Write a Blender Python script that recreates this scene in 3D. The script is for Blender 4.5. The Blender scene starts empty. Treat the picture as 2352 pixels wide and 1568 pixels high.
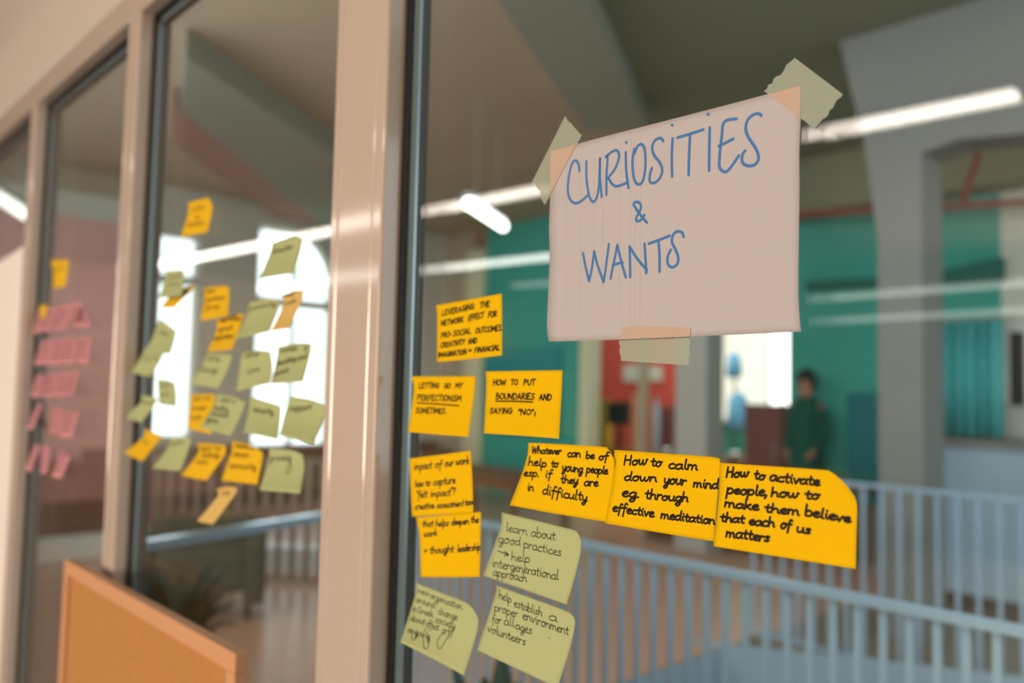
import bpy, bmesh, math, random
from mathutils import Vector, Matrix
from mathutils.bvhtree import BVHTree

random.seed(7)
S = bpy.context.scene
COL = S.collection
# ------------------------------------------------------------------ camera
EYE = 1.55                       # eye height above the floor
FPX, YAW, PITCH, ROLL, DIST = 1924.6, 0.748222, 0.0605285, 0.0223348, 0.65214
FW = Vector((-math.cos(YAW) * math.cos(PITCH), math.sin(YAW) * math.cos(PITCH), math.sin(PITCH)))
R0 = FW.cross(Vector((0, 0, 1))).normalized()
U0 = R0.cross(FW)
RT = R0 * math.cos(ROLL) + U0 * math.sin(ROLL)
UP = -R0 * math.sin(ROLL) + U0 * math.cos(ROLL)
CAM = Vector((0, -DIST, EYE))
cd = bpy.data.cameras.new('camera')
cam = bpy.data.objects.new('camera', cd)
COL.objects.link(cam)
S.camera = cam
m = Matrix((RT, UP, -FW)).transposed().to_4x4()
m.translation = CAM
cam.matrix_world = m
cd.sensor_width = 36
cd.lens = FPX / 2352 * 36
cd.clip_start = 0.02
cd.dof.use_dof = True
cd.dof.focus_distance = 0.80
cd.dof.aperture_fstop = 2.6
S.view_settings.view_transform = 'Standard'
S.view_settings.look = 'None'
S.view_settings.exposure = 0.0
S.view_settings.gamma = 1.0
S.view_settings.use_curve_mapping = False
# ------------------------------------------------------------------ daylight and large lights
w = bpy.data.worlds.new('sky')
S.world = w
w.use_nodes = True
bg = w.node_tree.nodes['Background']
bg.inputs[0].default_value = (0.86, 0.95, 1.0, 1)
bg.inputs[1].default_value = 3.2


def area(name, loc, direction, sx, sy, power, color, portal=False):
    l = bpy.data.lights.new(name, 'AREA')
    l.shape = 'RECTANGLE'
    l.size, l.size_y, l.energy, l.color = sx, sy, power, color
    if portal:
        l.cycles.is_portal = True
    o = bpy.data.objects.new(name, l)
    COL.objects.link(o)
    o.location = loc
    o.rotation_euler = Vector(direction).to_track_quat('-Z', 'Y').to_euler()
    return o


WARM = (1.0, 0.815, 0.67)
area('workshop_fill_light', (0.25, -8.7, 1.75), (-0.08, 1, 0.0), 5.2, 2.4, 840, WARM)  # unseen warm fill added to light the partition and its notes
area('hall_front_fill', (-4.0, 0.25, 3.35), (0, 1, 0.02), 13.0, 1.4, 255, (0.95, 0.97, 1.0))  # unseen fill added above the partition to brighten the hall
area('hall_top_fill', (0.6, 2.4, 4.05), (0, 0, -1), 4.5, 3.0, 48, (0.80, 0.92, 1.0))  # unseen overhead fill added under the closed hall ceiling
area('hall_side_light', (3.7, 4.4, 2.2), (-1, 0.05, -0.1), 5.0, 2.6, 120, (0.86, 0.94, 1.0))
area('back_room_fill', (-7.2, 9.7, 4.05), (0, 0.15, -1), 5.0, 2.0, 150, (1.0, 0.94, 0.86))  # unseen fill added to lift the red wall and its room
area('window_portal', (-11.1, 4.6, 2.0), (1, 0, 0), 6.0, 4.2, 1, (1, 1, 1), True)


# ------------------------------------------------------------------ helpers
def ray(px, py):
    return (FW * FPX + RT * (px - 1176) - UP * (py - 784)).normalized()


def on(px, py, ax, val):
    """point of the plane ax = val (world) seen at that place"""
    d = ray(px, py)
    i = 'xyz'.index(ax)
    return CAM + d * ((val - CAM[i]) / d[i])


def lin(c):
    return tuple(((v / 255) / 12.92 if v / 255 <= 0.04045 else ((v / 255 + 0.055) / 1.055) ** 2.4) for v in c)


MATS = {}


def mat(name, rgb, rough=0.6, noise=0.0, scale=8.0, bump=0.0, metallic=0.0, spec=0.5, emit=None, es=0.0, stretch=None, raw=False):
    if name in MATS:
        return MATS[name]
    mt = bpy.data.materials.new(name)
    mt.use_nodes = True
    nt = mt.node_tree
    b = nt.nodes['Principled BSDF']
    c = rgb if raw else lin(rgb)
    b.inputs['Base Color'].default_value = (*c, 1)
    b.inputs['Roughness'].default_value = rough
    b.inputs['Metallic'].default_value = metallic
    b.inputs['Specular IOR Level'].default_value = spec
    if emit:
        b.inputs['Emission Color'].default_value = (*emit, 1)
        b.inputs['Emission Strength'].default_value = es
    if noise or bump:
        tc = nt.nodes.new('ShaderNodeTexCoord')
        mp = nt.nodes.new('ShaderNodeMapping')
        if stretch:
            mp.inputs['Scale'].default_value = stretch
        nz = nt.nodes.new('ShaderNodeTexNoise')
        nz.inputs['Scale'].default_value = scale
        nz.inputs['Detail'].default_value = 5
        nt.links.new(tc.outputs['Object'], mp.inputs['Vector'])
        nt.links.new(mp.outputs['Vector'], nz.inputs['Vector'])
        if noise:
            mx = nt.nodes.new('ShaderNodeMix')
            mx.data_type = 'RGBA'
            mx.inputs[6].default_value = (*[v * (1 - noise) for v in c], 1)
            mx.inputs[7].default_value = (*[min(1, v * (1 + noise)) for v in c], 1)
            nt.links.new(nz.outputs['Fac'], mx.inputs[0])
            nt.links.new(mx.outputs[2], b.inputs['Base Color'])
        if bump:
            bp = nt.nodes.new('ShaderNodeBump')
            bp.inputs['Strength'].default_value = bump
            bp.inputs['Distance'].default_value = 0.002
            nt.links.new(nz.outputs['Fac'], bp.inputs['Height'])
            nt.links.new(bp.outputs['Normal'], b.inputs['Normal'])
    MATS[name] = mt
    return mt


def glass_mat(name, tint, k):
    """window glass: clear, with a Schlick mirror reflection that works on both faces"""
    mt = bpy.data.materials.new(name)
    mt.use_nodes = True
    nt = mt.node_tree
    nt.nodes.clear()
    N = nt.nodes.new
    out, mix, tr, gl, geo = N('ShaderNodeOutputMaterial'), N('ShaderNodeMixShader'), N('ShaderNodeBsdfTransparent'), N('ShaderNodeBsdfGlossy'), N('ShaderNodeNewGeometry')
    tr.inputs[0].default_value = (*tint, 1)
    gl.inputs['Roughness'].default_value = 0.0
    dot = N('ShaderNodeVectorMath'); dot.operation = 'DOT_PRODUCT'
    nt.links.new(geo.outputs['Normal'], dot.inputs[0])
    nt.links.new(geo.outputs['Incoming'], dot.inputs[1])

    def mth(op, a, b):
        n = N('ShaderNodeMath'); n.operation = op
        for i, v in enumerate((a, b)):
            if v is None:
                continue
            if isinstance(v, (int, float)):
                n.inputs[i].default_value = v
            else:
                nt.links.new(v, n.inputs[i])
        return n.outputs[0]
    c = mth('ABSOLUTE', dot.outputs['Value'], None)
    f = mth('POWER', mth('SUBTRACT', 1.0, c), 5.0)
    f = mth('MULTIPLY', mth('ADD', mth('MULTIPLY', f, 0.96), 0.04), k)
    nt.links.new(f, mix.inputs[0])
    nt.links.new(tr.outputs[0], mix.inputs[1])
    nt.links.new(gl.outputs[0], mix.inputs[2])
    nt.links.new(mix.outputs[0], out.inputs[0])
    return mt


def tape_mat(name, c):
    """crinkled, half translucent masking tape"""
    mt = bpy.data.materials.new(name)
    mt.use_nodes = True
    nt = mt.node_tree
    b = nt.nodes['Principled BSDF']
    out = nt.nodes['Material Output']
    b.inputs['Base Color'].default_value = (*c, 1)
    b.inputs['Roughness'].default_value = 0.55
    tr = nt.nodes.new('ShaderNodeBsdfTransparent')
    tr.inputs[0].default_value = (0.9, 0.8, 0.66, 1)
    mix = nt.nodes.new('ShaderNodeMixShader')
    tc = nt.nodes.new('ShaderNodeTexCoord')
    wv = nt.nodes.new('ShaderNodeTexWave')
    wv.bands_direction = 'Z'
    wv.inputs['Scale'].default_value = 190
    wv.inputs['Distortion'].default_value = 3.5
    wv.inputs['Detail'].default_value = 3
    mr = nt.nodes.new('ShaderNodeMapRange')
    mr.inputs['From Min'].default_value = 0.0
    mr.inputs['From Max'].default_value = 0.35
    mr.inputs['To Min'].default_value = 0.72
    mr.inputs['To Max'].default_value = 0.78
    bp = nt.nodes.new('ShaderNodeBump')
    bp.inputs['Strength'].default_value = 0.15
    bp.inputs['Distance'].default_value = 0.0006
    L = nt.links.new
    L(tc.outputs['Object'], wv.inputs['Vector'])
    L(wv.outputs['Fac'], mr.inputs['Value'])
    L(wv.outputs['Fac'], bp.inputs['Height'])
    L(bp.outputs['Normal'], b.inputs['Normal'])
    L(mr.outputs[0], mix.inputs[0])
    L(tr.outputs[0], mix.inputs[1])
    L(b.outputs[0], mix.inputs[2])
    L(mix.outputs[0], out.inputs[0])
    return mt


def obj(name, me, material=None, parent=None, smooth=False):
    if isinstance(me, bmesh.types.BMesh):
        bm = me
        me = bpy.data.meshes.new(name)
        bmesh.ops.recalc_face_normals(bm, faces=bm.faces)
        bm.to_mesh(me)
        bm.free()
    if smooth:
        for p in me.polygons:
            p.use_smooth = True
    o = bpy.data.objects.new(name, me)
    COL.objects.link(o)
    if material:
        me.materials.append(material)
    if parent:
        o.parent = parent
        o.matrix_parent_inverse = Matrix.Translation(-Vector(parent.location)) if parent.parent is None else Matrix.Identity(4)
    return o


def empty(name, loc):
    o = bpy.data.objects.new(name, None)
    COL.objects.link(o)
    o.location = loc
    o.empty_display_size = 0.05
    return o


def tag(o, label=None, cat=None, group=None, kind=None):
    for k, v in (('label', label), ('category', cat), ('group', group), ('kind', kind)):
        if v:
            o[k] = v
    return o


def struct(name, bm, mt, label=None, cat=None):
    o = obj(name, bm, mt)
    return tag(o, label, cat, kind='structure')


def bx(bm, x0, x1, y0, y1, z0, z1, bevel=0.0):
    r = bmesh.ops.create_cube(bm, size=1.0)
    for v in r['verts']:
        v.co = Vector(((x0 + x1) / 2 + v.co.x * (x1 - x0), (y0 + y1) / 2 + v.co.y * (y1 - y0), (z0 + z1) / 2 + v.co.z * (z1 - z0)))
    if bevel:
        es = list({e for v in r['verts'] for e in v.link_edges})
        bmesh.ops.bevel(bm, geom=es, offset=bevel, segments=2, affect='EDGES', profile=0.6)
    return bm


def box(*a, **k):
    return bx(bmesh.new(), *a, **k)


def tube(bm, p0, p1, r, seg=14, r1=None):
    p0, p1 = Vector(p0), Vector(p1)
    d = p1 - p0
    mtx = Matrix.Translation((p0 + p1) / 2) @ d.to_track_quat('Z', 'Y').to_matrix().to_4x4()
    bmesh.ops.create_cone(bm, cap_ends=True, segments=seg, radius1=r, radius2=r if r1 is None else r1, depth=d.length, matrix=mtx)
    return bm


def bar(bm, p0, p1, wid, thick):
    """flat bar from p0 to p1"""
    p0, p1 = Vector(p0), Vector(p1)
    d = p1 - p0
    r = bmesh.ops.create_cube(bm, size=1.0)
    q = Matrix.Translation((p0 + p1) / 2) @ d.to_track_quat('X', 'Z').to_matrix().to_4x4()
    for v in r['verts']:
        v.co = q @ Vector((v.co.x * d.length, v.co.y * wid, v.co.z * thick))
    return bm


def prism(pts, ext):
    """closed polygon of 3D points pushed along ext"""
    bm = bmesh.new()
    a = [bm.verts.new(p) for p in pts]
    b = [bm.verts.new(Vector(p) + Vector(ext)) for p in pts]
    bm.faces.new(a)
    bm.faces.new(b[::-1])
    n = len(pts)
    for i in range(n):
        bm.faces.new((a[i], b[i], b[(i + 1) % n], a[(i + 1) % n]))
    return bm


def lathe(prof, cx, cy, cz, seg=24):
    bm = bmesh.new()
    rings = []
    for r, z in prof:
        rings.append([bm.verts.new((cx + r * math.cos(2 * math.pi * k / seg), cy + r * math.sin(2 * math.pi * k / seg), cz + z)) for k in range(seg)])
    for a, b in zip(rings, rings[1:]):
        for k in range(seg):
            bm.faces.new((a[k], a[(k + 1) % seg], b[(k + 1) % seg], b[k]))
    bm.faces.new(rings[0][::-1])
    bm.faces.new(rings[-1])
    return bm


def smooth_line(pts, n=6, closed=False):
    """Catmull-Rom through points of any dimension"""
    if len(pts) < 3:
        a, b = pts[0], pts[-1]
        return [tuple(a[k] + (b[k] - a[k]) * i / n for k in range(len(a))) for i in range(n + 1)]
    out = []
    P = [pts[0]] + list(pts) + [pts[-1]]
    for i in range(1, len(P) - 2):
        p0, p1, p2, p3 = P[i - 1:i + 3]
        for j in range(n):
            t = j / n
            out.append(tuple(0.5 * (2 * p1[k] + (p2[k] - p0[k]) * t + (2 * p0[k] - 5 * p1[k] + 4 * p2[k] - p3[k]) * t * t + (3 * p1[k] - p0[k] - 3 * p2[k] + p3[k]) * t ** 3) for k in range(len(p1))))
    out.append(tuple(pts[-1]))
    return out


def resample(pts, n):
    L = [0]
    for a, b in zip(pts, pts[1:]):
        L.append(L[-1] + math.dist(a, b))
    out = []
    j = 0
    for i in range(n + 1):
        t = L[-1] * i / n
        while j < len(L) - 2 and L[j + 1] < t:
            j += 1
        s = (t - L[j]) / max(1e-9, L[j + 1] - L[j])
        out.append(tuple(pts[j][k] + (pts[j + 1][k] - pts[j][k]) * s for k in range(len(pts[0]))))
    return out


# ------------------------------------------------------------------ materials
M_frame = mat('cream_lacquer_metal', (0.478, 0.40, 0.335), rough=0.09, noise=0.02, scale=3, spec=0.6, raw=True)
_b = M_frame.node_tree.nodes['Principled BSDF']
M_header = mat('warm_white_plaster', (0.486, 0.445, 0.375), rough=0.75, noise=0.03, scale=2, raw=True)
M_gasket = mat('black_rubber', (16, 18, 17), rough=0.45)
M_spacer = mat('blue_grey_aluminium', (150, 170, 178), rough=0.3, metallic=0.6)
M_rebate = mat('dark_green_rebate', (40, 46, 42), rough=0.5)
M_glass = glass_mat('window_glass', (0.965, 0.985, 0.975), 0.8)
M_orange = mat('orange_note', (0.73, 0.445, 0.0006), rough=0.8, noise=0.03, scale=60, spec=0.1, raw=True)
M_amber = mat('amber_note', (0.71, 0.435, 0.014), rough=0.8, noise=0.03, scale=60, spec=0.1, raw=True)
M_peach = mat('peach_note', (0.62, 0.43, 0.14), rough=0.8, noise=0.03, scale=60, spec=0.1, raw=True)
M_green = mat('pale_green_note', (0.39, 0.443, 0.21), rough=0.8, noise=0.03, scale=60, spec=0.1, raw=True)
M_pink = mat('pink_note', (0.58, 0.26, 0.29), rough=0.8, noise=0.04, scale=60, spec=0.1, raw=True)
M_paper = mat('white_paper', (0.444, 0.422, 0.428), rough=0.85, noise=0.02, scale=40, spec=0.15, raw=True)
M_ink = mat('black_marker', (30, 22, 14), rough=0.6, spec=0.2)
M_thin = mat('black_ballpoint', (44, 40, 30), rough=0.6, spec=0.2)
M_navy = mat('navy_marker', (32, 28, 36), rough=0.6, spec=0.2)
M_blue = mat('blue_marker', (66, 116, 172), rough=0.6, spec=0.2)
M_ghost = mat('faint_print', (0.412, 0.389, 0.395), rough=0.85, spec=0.1, raw=True)
M_tape = tape_mat('masking_tape', (0.34, 0.40, 0.31))
M_tape2 = mat('masking_tape_on_paper', (0.47, 0.36, 0.28), rough=.6, noise=.03, scale=60, spec=.2, raw=True)
M_cork = mat('cork', (0.43, 0.20, 0.055), rough=0.9, noise=0.28, scale=190, bump=0.5, raw=True)
M_pine = mat('pine_wood', (0.58, 0.30, 0.15), rough=0.55, noise=0.07, scale=14, stretch=(1, 1, 8), raw=True)
M_conc = mat('concrete', (128, 130, 127), rough=0.85, noise=0.10, scale=1.5)
M_ceil = mat('ceiling_concrete', (188, 168, 144), rough=0.9, noise=0.08, scale=0.8)
M_beam = mat('beam_concrete', (150, 152, 138), rough=0.9, noise=0.06, scale=0.9)
M_redbeam = mat('red_brown_beam', (172, 128, 112), rough=0.8, noise=0.06, scale=0.9)
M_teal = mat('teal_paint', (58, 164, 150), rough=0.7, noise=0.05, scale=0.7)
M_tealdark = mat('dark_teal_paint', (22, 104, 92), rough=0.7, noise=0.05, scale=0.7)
M_bluegreen = mat('blue_green_panel', (20, 140, 144), rough=0.6, noise=0.04, scale=1)
M_beige = mat('beige_plaster', (178, 166, 142), rough=0.85, noise=0.05, scale=0.8)
M_cream = mat('cream_paint', (214, 212, 180), rough=0.6, noise=0.03, scale=2)
M_red = mat('red_paint', (206, 84, 72), rough=0.7, noise=0.06, scale=1)
M_mauve = mat('mauve_paint', (226, 176, 170), rough=0.8, noise=0.05, scale=1)
M_palewall = mat('pale_wall', (208, 212, 200), rough=0.8, noise=0.04, scale=1)
M_floor = mat('brown_wood_floor', (192, 152, 128), rough=0.32, noise=0.12, scale=5, stretch=(1, 9, 1))
M_floor2 = mat('olive_brown_floor', (126, 116, 98), rough=0.4, noise=0.12, scale=3)
M_rail = mat('white_railing_paint', (150, 178, 202), rough=0.35, noise=0.03, scale=5)
M_steel = mat('polished_steel', (190, 206, 220), rough=0.22, metallic=0.8)
M_fascia = mat('pale_blue_paint', (150, 176, 194), rough=0.6, noise=0.05, scale=1)
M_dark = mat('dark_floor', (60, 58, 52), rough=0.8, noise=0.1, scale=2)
M_wood = mat('brown_wood', (124, 86, 62), rough=0.6, noise=0.2, scale=6, stretch=(1, 1, 5))
M_darkwood = mat('dark_brown_wood', (84, 62, 42), rough=0.6, noise=0.2, scale=6, stretch=(5, 1, 1))
M_maroon = mat('maroon_laminate', (128, 74, 70), rough=0.5, noise=0.05, scale=3)
M_olive = mat('olive_fabric', (66, 66, 46), rough=0.8, noise=0.12, scale=40)
M_pipe = mat('red_pipe', (150, 62, 54), rough=0.5, noise=0.05, scale=4)
M_black = mat('black_plastic', (46, 42, 42), rough=0.4, noise=0.05, scale=5)
M_white = mat('white_plastic', (226, 230, 226), rough=0.35, noise=0.02, scale=5)
M_yellow = mat('yellow_plastic', (216, 164, 44), rough=0.5, noise=0.04, scale=5)
M_ltblue = mat('light_blue_cloth', (120, 190, 235), rough=0.8, noise=0.08, scale=12)
M_tealchair = mat('teal_blue_fabric', (10, 104, 112), rough=0.8, noise=0.06, scale=20)
M_greencloth = mat('dark_green_cloth', (2, 84, 70), rough=0.85, noise=0.08, scale=16)
M_skin = mat('skin', (172, 128, 104), rough=0.6, noise=0.03, scale=12)
M_hair = mat('dark_hair', (20, 44, 40), rough=0.7, noise=0.2, scale=30)
M_jar = mat('shiny_steel', (220, 228, 226), rough=0.08, metallic=0.9)
M_leaf = mat('dark_leaf', (28, 62, 48), rough=0.6, noise=0.2, scale=9)
M_pot = mat('dark_pot', (54, 58, 54), rough=0.6, noise=0.1, scale=9)
M_room = mat('workshop_wall_paint', (118, 108, 96), rough=0.9, noise=0.05, scale=0.6)
M_roomfloor = mat('workshop_floor', (110, 104, 96), rough=0.7, noise=0.08, scale=2)
M_lampA = mat('warm_tube_light', (255, 240, 225), emit=(1.0, 0.85, 0.76), es=14)
M_lampB = mat('cool_tube_light', (250, 250, 240), emit=(0.97, 0.96, 0.88), es=11)
M_lampC = mat('soft_tube_light', (250, 250, 240), emit=(0.92, 0.97, 0.93), es=2.2)
M_lampH = mat('bright_tube_light', (255, 250, 245), emit=(1.0, 0.97, 0.92), es=6)
M_alu = mat('grey_aluminium', (170, 172, 170), rough=0.4, metallic=0.4)

# ------------------------------------------------------------------ the glazed partition
Z_HEAD = EYE + 0.827
FRONT = -0.033
MULL = [(-1.058, -0.926), (-1.980, -1.906), (-2.835, -2.772), (-3.66, -3.59)]   # front faces, left and right edge
PANES = [(-0.926, 0.36), (-1.906, -1.058), (-2.772, -1.980), (-3.59, -2.835), (-4.4, -3.66)]


def mullion_profile(x0, x1):
    """plan outline of a post: rounded edges and two shallow grooves on its face"""
    g = 0.0022
    wd = x1 - x0
    a, b = x0 + wd * 0.165, x1 - wd * 0.165
    pts = [(x0, 0.034), (x0, FRONT + .004), (x0 + .0012, FRONT + .0012), (x0 + .004, FRONT)]
    pts += [(a - .0045, FRONT), (a - .0018, FRONT + g), (a + .0018, FRONT + g), (a + .0045, FRONT)]
    pts += [(b - .0045, FRONT), (b - .0018, FRONT + g * .6), (b + .0018, FRONT + g * .6), (b + .0045, FRONT)]
    pts += [(x1 - .004, FRONT), (x1 - .0012, FRONT + .0012), (x1, FRONT + .004), (x1, 0.034)]
    return pts


for i, (a, b) in enumerate(MULL):
    o = struct('trim_%d' % (i + 1), prism([(x, y, 0.0) for x, y in mullion_profile(a, b)], (0, 0, Z_HEAD)), M_frame,
               'cream lacquered metal post between glass panes, %s' % ('the widest and nearest', 'second from the camera', 'third from the camera', 'farthest at the left edge')[i], 'post')
struct('trim_5', box(0.36, 0.46, FRONT, 0.034, 0, Z_HEAD), M_frame)
bm = box(-9, 0.46, FRONT, 0.034, Z_HEAD, Z_HEAD + 0.07, bevel=0.003)
struct('trim_6', bm, M_frame, 'cream head rail running along the top of the glass panes', 'frame')
struct('trim_7', box(-9, 0.46, FRONT, 0.034, 0.0, 0.12), M_frame)
struct('wall_front', box(-9, 4.2, -0.031, 0.09, Z_HEAD + 0.07, 4.35), M_header, 'warm white wall above the glazed partition', 'wall')
struct('wall_front_right', box(0.46, 4.2, -0.02, 0.09, 0, Z_HEAD + 0.07), M_header)
for i, (a, b) in enumerate(PANES):
    n = 'window_%d' % (i + 1)
    ws = empty(n, ((a + b) / 2, 0.02, 0.12))
    tag(ws, 'double glazed pane %s' % ('nearest the camera, carrying the paper sign', 'second from camera, with the green and orange notes', 'third from camera, with the pink notes', 'at the left edge with a white sheet', 'farthest left, out of sight')[i], 'window', kind='structure')
    obj('glass_pane', box(a + .001, b - .001, 0.0, 0.006, 0.12, Z_HEAD), M_glass, ws)
    obj('glass_pane', box(a + .001, b - .001, 0.022, 0.028, 0.12, Z_HEAD), M_glass, ws)
    g, s = 0.007, 0.012
    zb, zt = 0.12, Z_HEAD
    # rubber seal, aluminium spacer and dark rebate run round the pane
    bm = bmesh.new()
    for (x0, x1, z0, z1) in ((a, a + g, zb, zt), (b - g, b, zb, zt), (a + g, b - g, zt - g, zt), (a + g, b - g, zb, zb + g)):
        bx(bm, x0, x1, -0.004, -0.0005, z0, z1)
    obj('rubber_seal', bm, M_gasket, ws)
    bm = bmesh.new()
    for (x0, x1, z0, z1) in ((a, a + g + s, zb, zt), (b - g - s, b, zb, zt), (a, b, zt - g - s, zt), (a, b, zb, zb + g + s)):
        bx(bm, x0, x1, 0.0062, 0.010, z0, z1)
    obj('spacer_bar', bm, M_spacer, ws)
    bm = bmesh.new()
    for (x0, x1, z0, z1) in ((a, a + g + s, zb, zt), (b - g - s, b, zb, zt), (a, b, zt - g - s, zt), (a, b, zb, zb + g + s)):
        bx(bm, x0, x1, 0.0102, 0.0218, z0, z1)
    obj('dark_sealant', bm, M_rebate, ws)
    bm = bmesh.new()
    for (x0, x1, z0, z1) in ((a, a + .006, zb, zt), (b - .006, b, zb, zt), (a, b, zt - .006, zt), (a, b, zb, zb + .006)):
        bx(bm, x0, x1, 0.0282, 0.034, z0, z1)
    obj('outer_bead', bm, M_rebate, ws)
# ------------------------------------------------------------------ workshop room on the camera's side (seen mirrored in the glass)
struct('floor', box(-12, 4.2, -9.0, 0.12, -0.1, 0.0), M_roomfloor)
struct('wall_back', box(-12, 4.2, -9.1, -9.0, 0, 3.25), M_room)
struct('wall_left', box(-12.1, -12, -9.0, 0.0, 0, 3.25), M_mauve)
struct('wall_right', box(4.1, 4.2, -9.0, 9.0, -2.6, 4.35), M_room)
struct('ceiling', box(-12, 4.2, -9.0, -0.031, 3.15, 3.25), M_room)


def strip_light(name, p0, p1, wid, mt, label, drop=0.0):
    p0, p1 = Vector(p0), Vector(p1)
    e = empty(name, (p0 + p1) / 2)
    tag(e, label, 'lamp', 'strip lights of the workshop')
    d = (p1 - p0).normalized()
    obj('diffuser', bar(bmesh.new(), p0, p1, wid, 0.03), mt, e)
    obj('housing', bar(bmesh.new(), p0 + Vector((0, 0, .035)), p1 + Vector((0, 0, .035)), wid * 1.15, 0.04), M_alu, e)
    for t in (0.15, 0.85):
        q = p0.lerp(p1, t) + Vector((0, 0, .055))
        top = Vector((q.x, q.y, 3.149))
        obj('suspension_wire', tube(bmesh.new(), q, top, 0.003, 8), M_alu, e)
    return e


strip_light('strip_light', (-8.6, -2.42, 2.75), (-1.02, -2.925, 2.75), 0.085, M_lampA, 'pinkish white strip of light mirrored in the glass, the topmost line beside the sign')
strip_light('strip_light', (-9.5, -4.02, 2.75), (-3.7, -4.72, 2.75), 0.13, M_lampB, 'white strip of light mirrored left of the sign, below the topmost one')
strip_light('strip_light', (-6.9, -5.75, 2.75), (-5.2, -5.98, 2.75), 0.10, M_lampC, 'faint short strip of light mirrored over the teal wall left of the sign')
strip_light('strip_light', (-3.45, -5.75, 2.36), (-1.2, -5.58, 2.36), 0.16, M_lampC, 'added faint broad strip lamp, mirrored as a pale band right of the sign')  # dim fixture added so the glass mirrors a pale band here
strip_light('strip_light', (-3.45, -5.59, 2.16), (-1.2, -5.46, 2.16), 0.09, M_lampC, 'added faint narrow strip lamp, mirrored as a pale band right of the sign at its lower corner')  # second added fixture, for the narrower mirrored band

# ------------------------------------------------------------------ notes
PX = {'A': (280, 440, 1867 / 500), 'B': (270, 760, 1668 / 500), 'C': (0, 560, 784 / 300), '4': (860, 620, 2091 / 640),
      '5': (860, 1000, 1767 / 640), '6': (1140, 980, 2352 / 900), '7': (1200, 100, 1651 / 800)}


def to_px(k, p):
    x, y, s = PX[k]
    return (x + p[0] / s, y + p[1] / s)


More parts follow.
